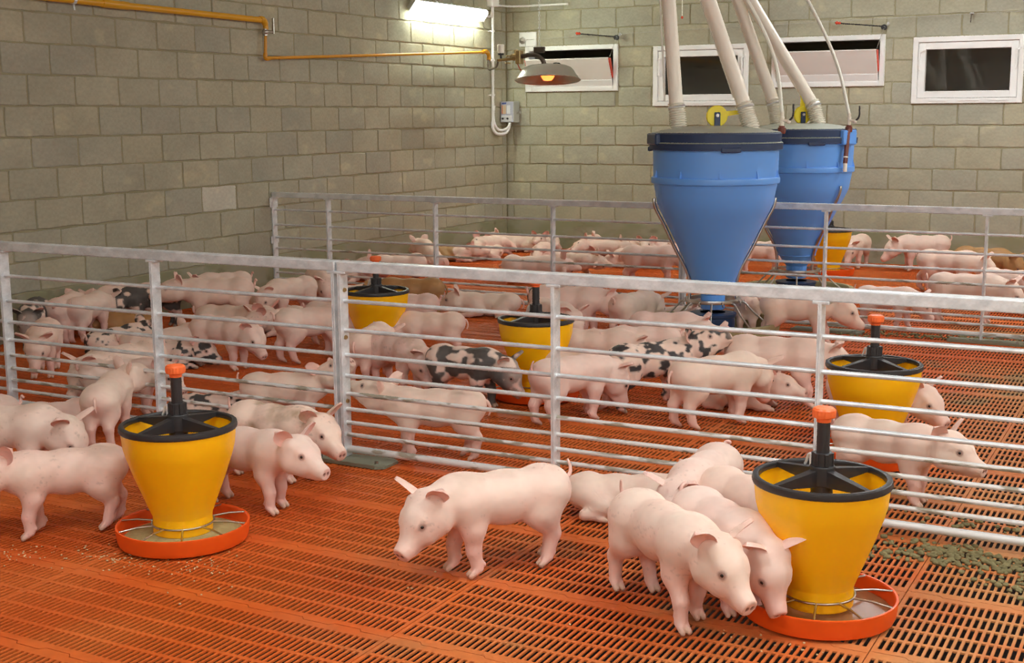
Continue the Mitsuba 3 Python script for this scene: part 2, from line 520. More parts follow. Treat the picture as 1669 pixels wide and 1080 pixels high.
obj('eye', ring((4.775, -.05, 2.295), .014, .006, 12, 6), 'zinc', k)
for i, (x, z) in enumerate(((1.90, 2.352), (2.045, 2.362))):
    k = thing('pull_cord', ('left' if i == 0 else 'right')+' one of two white pull cords with a red ball, hanging between the feed pipes', 'cord', 'pull cords')
    obj('cord', rod((x, -.12, CEIL), (x, -.12, z), .0045, 6), 'hose_white', k)
    obj('ball', trimesh.creation.icosphere(2, .013).apply_translation([x, -.12, z]), 'red_plastic', k)


# ------------------------------------------------------------------ lamps
def tube_lamp(name, lab, L, to, radiance, cat='lamp', group=None, local_extra=None):
    """A damp-proof tube light: grey housing, pale diffuser, length along x, hanging face at -z."""
    k = thing(name, lab, cat, group)
    h = L/2
    prof = lambda w, z0, z1, e: trimesh.convex.convex_hull(np.array([[sx*(h-e*(q > 0)), sy*w*(1-.25*q), z0+(z1-z0)*q] for sx in (-1, 1) for sy in (-1, 1) for q in (0, .6, 1)]))
    obj('housing', prof(.062, 0, .045, .01), 'box_side', k, at=to)
    d = trimesh.convex.convex_hull(np.array([[sx*(h-.01-e), sy*w, z] for sx in (-1, 1) for sy in (-1, 1) for w, z, e in ((.060, -.002, 0), (.058, -.035, .006), (.040, -.058, .03))]))
    obj('diffuser', mikit.ply(d, 'diffuser_plastic', smooth=False), None, k, at=to, emitter={'type': 'area', 'radiance': rgb(*radiance)})
    obj('clip', join(*[bx(x-.008, x+.008, sy*.061-.006, sy*.061+.006, -.016, .026, .002) for x in np.linspace(-h+.12, h-.12, 5) for sy in (-1, 1)]), 'zinc', k, at=to)
    return k


tube_lamp('tube_light', 'glowing tube light on the left wall near the corner', 1.36, T().translate([.075, -1.30, 2.436]).rotate([0, 0, 1], 90).rotate([1, 0, 0], -52), WALL_TUBE)
tl = [k for k in scene if k.startswith('tube_light')]
k = key_for('cable', 'tube_light')
scene[k] = mikit.ply(sweep(spline([(.055, -.64, 2.43), (.05, -.50, 2.43), (.04, -.40, 2.45), (.035, -.365, 2.52), (.03, -.35, 2.56)], 14), .012), 'window_white', smooth=True)
k = key_for('cord', 'tube_light')
scene[k] = mikit.ply(rod((.05, -1.22, 2.60), (.03, -1.22, 1.98), .0022, 6), 'thread', smooth=True)
for x, y in UNSEEN_LAMPS:  # out of view, placed to light floor, pig backs and back wall
    tube_lamp('unseen_ceiling_light', 'unseen tube light under the ceiling, '+{-8.8: 'above the front pen at the right', -10.4: 'nearest the camera', -2.8: 'above the rear pen at the right', -1.7: 'nearest the rear wall'}[y], 1.5, T().translate([x, y, CEIL-.05]).rotate([0, 0, 1], 90), UNSEEN_TUBE, group='unseen ceiling tube lights')
for y in UNSEEN_RIGHT_LAMPS:  # out of view, placed to light the block walls across the room
    tube_lamp('unseen_side_light', 'unseen tube light on the right wall, '+{-11.2: 'beside the camera', -7.4: 'beside the front fence', -3.4: 'beside the rear pen'}[y], 1.5, T().translate([XR-.08, y, 2.45]).rotate([0, 0, 1], -90).rotate([1, 0, 0], -45), UNSEEN_SIDE_TUBE, group='unseen tube lights on the right wall')
for x in UNSEEN_FRONT_LAMPS:  # out of view, placed to light the sides that face the camera
    tube_lamp('unseen_front_light', 'unseen tube light on the wall behind the camera, '+('left' if x < 5 else 'right')+' one', 1.5, T().translate([x, YF+.08, 2.45]).rotate([0, 0, 1], 180).rotate([1, 0, 0], -45), UNSEEN_SIDE_TUBE, group='unseen tube lights on the front wall')

# ------------------------------------------------------------------ conduit, control box
k = thing('conduit', 'white electrical conduit running down the corner beside the tube light', 'conduit')
obj('pipe', rod((.03, -.348, 2.60), (.03, -.362, 1.34), .0155, 12), 'window_white', k)
obj('bend', sweep(spline([(.03, -.362, 1.36), (.03, -.36, 1.28), (.045, -.33, 1.235), (.075, -.26, 1.222), (.10, -.19, 1.24), (.108, -.15, 1.29), (.108, -.12, 1.36)], 20), .0165, 12), 'window_white', k)
obj('bend', sweep(spline([(.045, -.352, 1.52), (.045, -.35, 1.33), (.06, -.31, 1.275), (.085, -.24, 1.262), (.105, -.18, 1.285), (.112, -.13, 1.345)], 18), .0135, 12), 'window_white', k)
for z in (1.62, 1.98, 2.28):
    obj('clip', join(bx(.0, .05, -.372, -.338, z, z+.02, .003), bx(-.004, .012, -.398, -.372, z, z+.016, .002)), 'window_white', k)
k = thing('junction_box', 'small white junction box at the top of the conduit', 'box')
obj('box', bx(.0, .075, -.42, -.28, 2.535, 2.66, .006), 'window_white', k)
obj('branch', sweep([(.06, -.28, 2.552), (.10, -.06, 2.556), (.2, -.03, 2.556), (.75, -.03, 2.556)], .011, 10), 'window_white', k)
k = thing('control_box', 'pale blue-grey heater control box on the wall in the corner', 'control box')
obj('body', bx(.006, .166, -.15, -.012, 1.342, 1.566, .006), 'box_side', k)
obj('faceplate', bx(.010, .162, -.156, -.148, 1.346, 1.562, .003), 'box_grey', k)
obj('label_panel', bx(.022, .078, -.1585, -.155, 1.432, 1.524, .0), 'print_cream', k)
obj('label_panel', bx(.088, .128, -.1585, -.155, 1.432, 1.524, .0), 'print_white', k)
obj('label_panel', bx(.020, .148, -.1585, -.155, 1.352, 1.418, .0), 'print_white', k)
obj('lettering', join(*[bx(.026+.0092*i, .0335+.0092*i, -.1590, -.1555, 1.538, 1.550, .0) for i in range(6)]), 'print_blue', k)
for i in range(7):
    obj('indicator', move(turn(lathe([(0, 0), (.0058, 0), (.0045, .005), (0, .006)], 10), 90, (0, 0, 0), (1, 0, 0)), (.034, -.1565, 1.440+.0128*i)), 'led_red', k)
for x in (.040, .098):
    obj('knob', move(turn(lathe([(0, 0), (.011, 0), (.009, .014), (0, .014)], 14), 90, (0, 0, 0), (1, 0, 0)), (x, -.156, 1.384)), 'black_plastic', k)
obj('latch', join(rod((.166, -.07, 1.447), (.205, -.07, 1.450), .010), bx(.195, .212, -.085, -.055, 1.435, 1.465, .003)), 'aluminium', k)

# ------------------------------------------------------------------ gas pipe and heater
k = thing('gas_pipe', 'yellow gas pipe with a shut-off valve along the left wall', 'pipe')
obj('main_pipe', rod((.05, -8.6, 2.205), (.05, -4.16, 2.176), .0225, 16), 'gas_yellow', k)
obj('coupling', rod((.05, -5.86, 2.187), (.05, -5.62, 2.186), .0275, 16), 'gas_yellow', k)
obj('clamp', join(rod((.05, -6.125, 2.189), (.05, -6.10, 2.189), .026, 16), bx(.001, .05, -6.125, -6.10, 2.183, 2.195), rod((.05, -6.112, 2.16), (.055, -6.112, 2.125), .006)), 'zinc', k)
obj('elbow', sweep(spline([(.05, -4.19, 2.176), (.05, -4.145, 2.172), (.05, -4.128, 2.15), (.05, -4.126, 2.105)], 12), [.027]*4+[.026]*4+[.022]*4, 14), 'gas_yellow', k)
obj('valve', join(rod((.05, -4.127, 2.115), (.05, -4.127, 2.055), .0195, 12), rod((.05, -4.10, 2.088), (.05, -4.02, 2.088), .010), trimesh.creation.icosphere(2, .026).apply_translation([.05, -4.127, 2.085])), 'aluminium', k)
obj('lever', bx(.038, .062, -4.035, -4.02, 2.075, 2.20, .003), 'stainless', k)
obj('branch_pipe', join(rod((.05, -4.128, 2.06), (.05, -4.14, 1.885), .012, 12), rod((.05, -4.14, 1.882), (.05, -.53, 2.066), .0125, 12)), 'gas_orange', k)
obj('branch_elbow', join(sweep(spline([(.05, -4.137, 1.92), (.05, -4.14, 1.885), (.05, -4.09, 1.884)], 8), .0165, 12), sweep(spline([(.05, -.60, 2.063), (.05, -.51, 2.066), (.05, -.485, 2.05), (.05, -.48, 1.985)], 12), [.022]*8+[.020]*4, 12)), 'gas_orange', k)

k = thing('gas_heater', 'round metal gas heater with a red glow, hanging before the far left window', 'heater')
hc = V(1.345, -1.70, 1.735)
TILT = lambda m: turn(m, 7, hc, (-.88, -.47, 0))
obj('shade', TILT(lathe([(.305, 0), (.302, -.004), (.285, .018), (.262, .050), (.225, .105), (.185, .122), (.10, .132), (0, .134), (0, .130), (.10, .127), (.182, .117), (.220, .100), (.257, .047), (.281, .014), (.305, 0)], 56, hc)), 'aluminium', k, smooth=40)
obj('burner', TILT(lathe([(0, .115), (.045, .110), (.062, .060), (.058, .018), (.036, -.012), (0, -.018)], 24, hc+V(0, 0, .012))), 'dark_iron', k)
scene[k+'__burner__glow'] = mikit.ply(TILT(lathe([(0, -.021), (.038, -.014), (.0605, .016), (.064, .056)], 24, hc+V(0, 0, .012))), 'diffuser_plastic', smooth=True, emitter={'type': 'area', 'radiance': rgb(7.0, .45, .05)})
obj('vent_cap', TILT(lathe([(0, .150), (.030, .148), (.038, .138), (.034, .128), (0, .128)], 20, hc+V(.09, .0, 0))), 'black_plastic', k)
obj('arm', sweep(spline([hc+V(-.03, -.02, .125), hc+V(-.035, -.02, .17), hc+V(-.08, -.03, .215), hc+V(-.18, -.03, .228), hc+V(-.27, -.03, .215)], 20), .021, 12), 'dark_iron', k)
obj('valve_body', join(rod(hc+V(-.25, -.03, .215), hc+V(-.34, -.03, .213), .032, 12), bx(*(np.r_[hc[0]-.30, hc[0]-.25, hc[1]-.07, hc[1]+.01, hc[2]+.15, hc[2]+.27]), .006), rod(hc+V(-.31, -.03, .28), hc+V(-.31, -.03, .24), .018), rod(hc+V(-.34, -.03, .20), hc+V(-.50, -.03, .19), .013)), 'brass', k)
obj('tap', join(ring(hc+V(-.375, -.045, .225), .026, .005, 14, 6), ring(hc+V(-.39, -.045, .160), .022, .005, 14, 6), rod(hc+V(-.375, -.03, .19), hc+V(-.36, -.03, .24), .006)), 'brass', k)
obj('thermostat', join(rod(hc+V(-.47, -.03, .205), hc+V(-.47, -.03, .235), .009), lathe([(0, .235), (.026, .235), (.028, .25), (.028, .252), (0, .252)], 18, hc+V(-.47, -.03, 0))), 'black_plastic', k)
obj('thermostat__cap', lathe([(0, .252), (.030, .252), (.033, .270), (.033, .325), (.028, .333), (0, .333)], 20, hc+V(-.47, -.03, 0)), 'pvc_cream', k)
obj('hook_plate', bx(hc[0]-.14, hc[0]-.03, hc[1]-.012, hc[1]+.012, hc[2]+.245, hc[2]+.30, .003), 'dark_iron', k)
obj('wire', sweep(spline([hc+V(-.30, -.04, .17), hc+V(-.27, -.05, .12), hc+V(-.245, -.05, .085)], 8), .004, 6), 'red_plastic', k)
top = hc+V(-.085, 0, .30)
links = []
for i in range(40):
    z = top[2]+.028*i
    if z > CEIL: break
    links.append(move(turn(turn(ring((0, 0, 0), .010, .0028, 8, 5), 90, (0, 0, 0), (1, 0, 0)), 90*(i % 2)), (top[0], top[1], z)))
obj('chain', join(*links), 'zinc', k)
obj('hose', sweep(spline([(.05, -.48, 2.0), (.055, -.50, 1.94), (.20, -.70, 1.885), (.50, -1.15, 1.885), (.74, -1.55, 1.905), hc+V(-.50, -.03, .19)], 24), .0115, 8), 'dark_iron', k)


# ------------------------------------------------------------------ the pen fences
RAILS = [.672, .550, .446, .358, .282, .216, .158, .107]


def fence(lab, y, x0, x1, posts, top, dirty=4, base=(), bracket=False, sides=True):
    k = thing('pen_fence', lab, 'fence', None)
    obj('top_rail', join(bx(x0, x1, y-.027, y+.027, top-.042, top, .004), *[bx(x-.03, x+.03, y-.03, y+.03, top-.052, top-.040, .003) for x in posts]), 'zinc', k)
    for i, z in enumerate(RAILS):
        obj('rail', rod((x0+.01, y, z), (x1-.01, y, z), .0088, 10), 'zinc_dirty' if i >= 8-dirty else 'zinc', k, smooth=40)
    obj('bottom_rail', rod((x0+.01, y, .045), (x1-.01, y, .045), .0155, 12), 'zinc_dirty', k, smooth=40)
    for x in posts:
        obj('post', join(bx(x-.004, x+.004, y-.028, y+.028, .012, top-.042, .0015), bx(x-.010, x-.004, y-.029, y-.021, .012, top-.042, .001)), 'zinc', k)
    for x in base:
        p = Polygon([(-.24, -.06), (.19, -.075), (.225, -.05), (.225, .05), (.19, .075), (-.24, .06)])
        e = trimesh.creation.extrude_polygon(p, .010, engine='earcut')
        obj('foot_plate', join(move(e, (x, y-.02, .001)), bx(x-.24, x+.19, y-.095, y-.087, .0, .018, .002)), 'plate_dirty', k)
        [obj('bolt', move(lathe([(0, .022), (.009, .022), (.010, .010), (0, .010)], 6), (x+d, y-.05, 0)), 'stainless', k) for d in (.17, -.1)]
    if bracket:
        obj('bracket', join(bx(.0, .012, y-.05, y+.05, top-.125, top-.045, .004), bx(.0, .012, y-.05, y+.05, top-.42, top-.36, .004), *[move(turn(lathe([(0, 0), (.010, 0), (.008, .008), (0, .008)], 6), 90, (0, 0, 0), (0, 1, 0)), (.012, y+d, top-.085)) for d in (-.03, .03)]), 'zinc', k)
    obj('end_bolt', join(*[move(turn(lathe([(0, 0), (.010, 0), (.008, .008), (0, .008)], 6), 90, (0, 0, 0), (0, 1, 0)), ((posts[0] if not bracket else posts[-1])+.004, y, z)) for z in (top-.12, .52, .25)]), 'brass', k)
    return k


FY, BY = -8.15, -4.05
fence('front steel pen fence left of the joint, behind the left yellow feeder', FY, .02, 3.588, [.62, 1.612, 2.584, 3.580], .838)
fence('front steel pen fence right of the joint, its bars running behind the right yellow feeder', FY, 3.598, 7.6, [3.612, 4.590, 5.600, 6.60], .838, base=(3.62,))
fence('rear steel pen fence bolted to the left wall, in front of the sleeping pile', BY, .005, 3.560, [.012, .557, 1.559, 2.559, 3.552], .815, dirty=5, bracket=True)
fence('rear steel pen fence right of the blue hoppers, brightly lit on top', BY, 3.568, 7.6, [3.575, 4.554, 5.555, 6.55], .838, dirty=5, base=(5.6, 4.60))


# ------------------------------------------------------------------ yellow feeders
def feeder(loc, lab, rot=0, fill='feed_mash', turn_cap=0):
    k = thing('pig_feeder', lab, 'feeder', None)
    x, y = loc
    to = T().translate([x, y, .001]).rotate([0, 0, 1], rot)
    P = lambda m: m
    obj('tray', lathe([(0, .004), (.200, .004), (.214, .008), (.219, .022), (.224, .060), (.223, .066), (.217, .066), (.212, .060), (.208, .022), (.195, .014), (0, .014)], 64), 'orange_plastic', k, smooth=40, at=to)
    obj('feed', lathe([(.207, .018), (.17, .026), (.12, .036), (0, .040)][::-1], 48) if fill == 'feed_mash' else lathe([(0, .024), (.208, .024)], 48), fill, k, smooth=True, at=to)
    obj('hopper', lathe([(.092, .036), (.096, .036), (.099, .040), (.099, .092), (.101, .100), (.120, .150), (.150, .228), (.176, .305), (.184, .335), (.188, .375), (.190, .398), (.186, .399), (.183, .375), (.179, .335), (.171, .305), (.145, .228), (.115, .150), (.096, .100), (.092, .036)], 64), 'yellow_plastic', k, smooth=40, at=to)
    obj('rim', join(lathe([(.194, .392), (.196, .398), (.194, .410), (.188, .413), (.178, .412), (.175, .406), (.176, .396), (.184, .392), (.194, .392)], 64)), 'black_plastic', k, smooth=40, at=to)
    sp = []
    for i in range(4):
        s = trimesh.convex.convex_hull(np.array([[.030, -.014, .385], [.030, .014, .385], [.030, -.014, .432], [.030, .014, .432], [.182, -.008, .398], [.182, .008, .398], [.182, -.008, .410], [.182, .008, .410], [.16, -.010, .398], [.16, .010, .398]]))
        obj('spoke', turn(s, 90*i+20), 'black_plastic', k, at=to)
    obj('hub', join(lathe([(0, .345), (.031, .345), (.033, .352), (.031, .358), (.031, .385), (.036, .388), (.036, .438), (.034, .442), (.027, .443), (.027, .480), (0, .480)], 24), *[turn(bx(.024, .031, -.006, .006, .443, .480, .001), 60*i) for i in range(6)]), 'black_plastic', k, at=to)
    obj('tube', lathe([(0, .06), (.0185, .06), (.0185, .575), (0, .575)], 20), 'black_plastic', k, at=to)
    a = np.arange(40)*2*np.pi/40
    cap = lathe([(0, .568), (.020, .568), (.021, .578), (.031, .582), (.033, .590), (.0325, .603), (.027, .609), (0, .611)], 40)
    cv = np.array(cap[0]); kn = (cv[:, 2] > .58) & (cv[:, 2] < .606) & (np.hypot(cv[:, 0], cv[:, 1]) > .03)
    cv[kn, :2] *= (1+.025*np.sign(np.sin(np.arctan2(cv[kn, 1], cv[kn, 0])*20+.1)))[:, None]
    obj('cap', (cv, cap[1]), 'cap_orange', k, at=to)
    obj('wire_ring', ring((0, 0, .068), .104, .0035, 40, 6), 'stainless', k, smooth=True, at=to)
    for i in range(10):
        t = 36*i+9
        w = sweep([(.103, 0, .068), (.160, 0, .070), (.217, 0, .064)], .0034, 6)
        obj('spoke_wire', turn(w, t), 'stainless', k, smooth=True, at=to)
    obj('clip', turn(join(sweep(spline([(.034, 0, .455), (.055, 0, .462), (.062, 0, .445), (.070, 0, .43)], 8), .004, 6), bx(.030, .046, -.008, .008, .430, .470, .002)), 200), 'zinc', k, at=to)
    return k


feeder((3.726, -9.277), 'yellow feeder on an orange tray of meal, front left, in front of the fence', -22)
feeder((5.819, -8.948), 'yellow feeder on an orange tray, front right, with a pig eating at its tray', -51, 'wet_slop')
feeder((3.780, -6.730), 'yellow feeder in the middle pen with the dark spotted pig eating at it', -38)
feeder((5.573, -7.190), 'yellow feeder behind the front fence at the right, above the white pig', -53)
feeder((2.440, -6.180), 'yellow feeder in the middle pen nearest the left wall, ringed by pigs', -31)
feeder((3.830, -1.100), 'yellow feeder far back by the rear wall, half behind the blue hopper', 40)


# ------------------------------------------------------------------ blue feed hoppers, with their pipes and water lines
def hopper(c, lab, lever, notch):
    k = thing('feed_hopper', lab, 'hopper', None)
    at = T().translate([c[0], c[1], 0])
    obj('bin', lathe([(.075, .20), (.076, .29), (.098, .315), (.135, .372), (.192, .522), (.262, .665), (.335, .812), (.362, .868), (.372, .93), (.384, .995), (.396, .997), (.399, 1.003), (.399, 1.030), (.395, 1.036), (.386, 1.038), (.390, 1.205), (.400, 1.21), (.400, 1.235), (.385, 1.235)], 72), 'blue_plastic', k, smooth=35, at=at)
    for i in range(10):
        r = trimesh.convex.convex_hull(np.array([[.384, -.004, 1.036], [.384, .004, 1.036], [.402, -.003, 1.036], [.402, .003, 1.036], [.388, -.002, 1.085], [.388, .002, 1.085]]))
        obj('rib', turn(r, 36*i+5), 'blue_plastic', k, at=at)
    obj('seam_ring', ring((0, 0, .372), .137, .004, 48, 6), 'blue_plastic', k, smooth=True, at=at)
    obj('lid', lathe([(.396, 1.205), (.412, 1.205), (.413, 1.245), (.402, 1.252), (.404, 1.300), (.396, 1.310), (.33, 1.325), (.20, 1.345), (0, 1.352)], 72), 'navy_dusty', k, smooth=35, at=at)
    for a in (-58, 50, 140, -165):
        obj('lid_clip', turn(bx(.398, .418, -.06, .06, 1.194, 1.222, .004), a), 'navy_plastic', k, at=at)
    obj('lid_step', turn(join(bx(.385, .425, -.085, .085, 1.236, 1.306, .008)), notch-36 if False else notch+150), 'navy_plastic', k, at=at)
    obj('inlet_block', turn(bx(.335, .424, -.085, .085, 1.195, 1.300, .006), notch), 'blue_plastic', k, at=at)
    # lever
    obj('lever_post', turn(join(bx(-.018, .018, -.046, -.034, 1.33, 1.432, .003), bx(-.018, .018, -.046, .012, 1.33, 1.352, .003)), lever), 'navy_plastic', k, at=at)
    lv = lathe([(0, -.012), (.062, -.012), (.066, -.006), (.066, .006), (.062, .012), (0, .012)], 28)
    lv = move(turn(lv, 90, (0, 0, 0), (1, 0, 0)), (0, -.020, 1.408))
    if notch > 0:
        arm = trimesh.convex.convex_hull(np.array([[x, y, z] for x, zz in ((.055, .016), (.150, .011)) for y in (-.028, -.012) for z in (1.415-zz, 1.415+zz)]))
        tip = move(turn(lathe([(0, -.009), (.017, -.009), (.020, 0), (.017, .009), (0, .009)], 16), 90, (0, 0, 0), (1, 0, 0)), (.155, -.02, 1.415))
        arm = turn(join(arm, tip), -7, (0, 0, 1.41), (0, 1, 0))
    else:
        arm = trimesh.convex.convex_hull(np.array([[x, y, z] for z, zz in ((1.45, .018), (1.545, .012)) for y in (-.028, -.012) for x in (-zz, zz)]))
        arm = join(arm, move(turn(lathe([(0, -.009), (.017, -.009), (.020, 0), (.017, .009), (0, .009)], 16), 90, (0, 0, 0), (1, 0, 0)), (0, -.02, 1.55)))
    obj('lever', turn(join(lv, arm), lever), 'yellow_lever', k, at=at)
    obj('lever_pin', turn(move(turn(lathe([(0, 0), (.012, 0), (.010, .010), (0, .010)], 10), 90, (0, 0, 0), (1, 0, 0)), (0, -.045, 1.412)), lever), 'stainless', k, at=at)
    # steel rods down the cone to the ring, and the wire guard round the trough
    for a in (208, 30) if notch > 0 else (208, -24):
        pts = spline([(.383, 0, .90), (.372, 0, .84), (.34, 0, .778), (.225, 0, .545), (.158, 0, .405), (.150, 0, .35), (.150, 0, .262)], 26)
        obj('support_rod', turn(sweep(pts, .0105, 8), a), 'stainless', k, smooth=True, at=at)
    obj('guard_ring', join(lathe([(.150, .246), (.178, .246), (.181, .252), (.178, .268), (.150, .268), (.150, .246)], 48)), 'stainless', k, smooth=40, at=at)
    for i in range(8):
        pts = spline([(.168, 0, .248), (.178, 0, .250), (.235, 0, .205), (.33, 0, .12), (.385, 0, .055)], 14)
        obj('guard_wire', turn(sweep(pts, .0062, 7), 45*i+17), 'stainless', k, smooth=True, at=at)
        obj('guard_hook', turn(sweep(spline([(.174, .01, .262), (.190, .012, .256), (.188, .014, .232)], 6), .004, 6), 45*i+34), 'stainless', k, smooth=True, at=at)
    obj('feed_cup', lathe([(0, .03), (.135, .03), (.142, .06), (.142, .150), (.150, .158), (.150, .172), (.130, .176), (.105, .178), (.080, .178)], 48), 'navy_plastic', k, smooth=35, at=at)
    obj('trough', lathe([(0, .004), (.39, .004), (.412, .012), (.425, .115), (.425, .130), (.396, .130), (.386, .115), (.37, .04), (0, .034)], 56), 'trough_stone', k, smooth=35, at=at)
    return k


H1, H2 = (4.01, -4.70), (4.05, -2.93)
hopper(H1, 'large blue feed hopper in front of the rear fence, its yellow lever lying flat', 28, 70)
hopper(H2, 'rear blue feed hopper beyond the rear fence, its yellow lever standing up', 40, -18)


def feed_pipe(base, knee, upper, lab, r=.044):
    k = thing('feed_pipe', lab, 'pipe', 'feed pipes')
    base, knee, upper = V(*base), V(*knee), V(*upper)
    d = unit(upper-knee)
    end = knee+d*((CEIL-.0-knee[2])/d[2])
    obj('pipe', rod(knee-d*.03, end, r, 24), 'pvc_cream', k, smooth=40)
    n = 15
    c = spline([base-V(0, 0, .03), base+V(0, 0, .01), base*.5+knee*.5+V(.004, 0, -.01), knee, knee+d*.02], n*4+1)
    rr = np.array([r*(1.22 if i % 4 in (1, 2) else 1.0) for i in range(n*4+1)])
    obj('flexible_hose', sweep(c, rr, 24), 'hose_grey', k, smooth=50)
    cl = turn(ring((0, 0, 0), r*1.13, .005, 30, 6), 0)
    M = trimesh.geometry.align_vectors([0, 0, 1], d)
    cl = (np.asarray(cl[0])@M[:3, :3].T+knee-d*.01, cl[1])
    obj('clamp', join(cl, rod(knee+V(.03, -r*.95, .0), knee+V(.075, -r*1.0, .004), .006)), 'zinc', k)
    return k


feed_pipe((3.762, -4.70, 1.315), (3.744, -4.70, 1.475), (3.684, -4.70, 2.125), 'leftmost cream feed pipe dropping into the front blue hopper')
feed_pipe((4.236, -4.70, 1.322), (4.188, -4.70, 1.471), (3.946, -4.70, 2.113), 'second cream feed pipe, slanting into the right of the front blue hopper')
feed_pipe((3.872, -2.93, 1.335), (3.838, -2.93, 1.505), (3.545, -2.93, 2.255), 'third cream feed pipe, partly behind a thin hose, into the rear blue hopper', .045)
feed_pipe((4.190, -2.93, 1.300), (4.133, -2.93, 1.485), (3.640, -2.93, 2.254), 'rightmost cream feed pipe, slanting into the right of the rear blue hopper', .046)
for i, (a, b) in enumerate((((3.660, -4.70, 1.60), (3.628, -4.70, 2.125)), ((4.12, -4.70, 1.52), (3.895, -4.70, 2.113)))):
    a, b = V(*a), V(*b)
    d = unit(b-a)
    k = obj('cable', rod(a-d*(.0 if i else .1), a+d*((CEIL-a[2])/d[2]), .0065, 8), 'hose_white')
    tag(k, 'thin white cable beside the '+('leftmost' if i == 0 else 'second')+' feed pipe', 'cable', 'cables along the feed pipes')


def water_line(foot, mid, up, lab, drop=False):
    k = thing('water_line', lab, 'hose', 'water lines')
    f, m, u = V(*foot), V(*mid), V(*up)
    d = unit(u-m)
    obj('hose', sweep(spline([f+V(0, 0, .10), f*.55+m*.45+V(.006, 0, .03), m, u, u+d*((CEIL-u[2])/d[2])], 40), .0125, 10), 'hose_white', k, smooth=True)
    obj('fitting', lathe([(0, -.01), (.022, -.01), (.025, 0), (.025, .028), (.018, .032), (.018, .04), (0, .04)], 16, f-V(0, 0, .01)), 'brown_plastic', k)
    obj('valve', join(lathe([(0, .03), (.013, .03), (.015, .06), (.016, .085), (.012, .09), (.012, .115), (0, .115)], 14, f), rod(f+V(.0, -.005, .062), f+V(.045, -.01, .062), .009), trimesh.creation.icosphere(2, .013).apply_translation(f+V(.045, -.01, .055))), 'pvc_cream', k)
    obj('valve__handle', sweep(spline([f+V(.045, -.01, .062), f+V(.07, -.012, .085), f+V(.075, -.012, .115), f+V(.074, -.012, .165)], 10), .0062, 8), 'black_plastic', k, smooth=True)
    if drop:
        obj('down_tube', rod(f+V(0, -.02, 0), f+V(-.004, -.055, -.24), .0165, 12), 'brown_plastic', k)
        obj('tip', join(rod(f+V(-.0035, -.053, -.225), f+V(-.0042, -.058, -.30), .015, 12)), 'pvc_cream', k)
        obj('band', rod(f+V(-.0032, -.047, -.19), f+V(-.0034, -.0485, -.20), .0175, 12), 'pvc_cream', k)
    return k


water_line((4.345, -4.42, 1.315), (4.268, -4.30, 1.70), (4.02, -4.30, 2.20), 'white water hose with a valve at the right edge of the front blue hopper')
water_line((4.438, -3.06, 1.305), (4.36, -3.00, 1.655), (4.085, -2.98, 2.235), 'white water hose with a valve and brown tube at the right of the rear blue hopper', True)

# ------------------------------------------------------------------ dung and spilt meal
rd = np.random.default_rng(5)


def blobs(spots, n, rmin, rmax, flat, seed):
    r = np.random.default_rng(seed)
    ms = []
    for (x, y, sx, sy, w) in spots:
        for _ in range(int(n*w)):
            a = r.normal(0, 1, 2)
            rr = r.uniform(rmin, rmax)
            s = trimesh.creation.icosphere(1, 1.0)
            v = np.array(s.vertices)*(1+.35*(meshkit.noise(np.array(s.vertices)*1.7+r.uniform(0, 99, 3))-.5)[:, None])
            v = v*np.array([rr, rr*r.uniform(.6, 1.2), rr*flat])
            v = v@trimesh.transformations.rotation_matrix(r.uniform(0, 6.3), [0, 0, 1])[:3, :3].T
            ms.append((v+np.array([x+a[0]*sx, y+a[1]*sy, rr*flat*.55]), s.faces))
    return join(*ms)


k = obj('dung', blobs([(6.22, -8.29, .18, .045, 1.4), (6.05, -8.20, .10, .03, .4), (6.30, -8.45, .06, .05, .2), (6.1, -7.9, .12, .05, .15), (5.6, -3.98, .22, .05, .6), (5.1, -4.02, .2, .05, .4), (4.75, -4.25, .12, .06, .3), (5.95, -4.2, .1, .08, .2), (5.85, -8.35, .06, .03, .15)], 230, .003, .014, .6, 3), 'dung_brown')
labels[k] = {'label': 'greenish dung lumps on the slats along the fences at the right', 'category': 'dung', 'kind': 'stuff'}
k = obj('spilt_meal', blobs([(3.68, -9.53, .12, .03, 1), (3.35, -9.62, .14, .05, .8), (3.95, -9.42, .07, .05, .7), (3.9, -9.55, .2, .1, .5), (4.6, -9.3, .3, .15, .3), (5.8, -9.22, .12, .03, .4)], 60, .0018, .0042, .7, 4), 'crumb')
labels[k] = {'label': 'pale crumbs of spilt meal on the slats in front of the left feeder', 'category': 'meal', 'kind': 'stuff'}


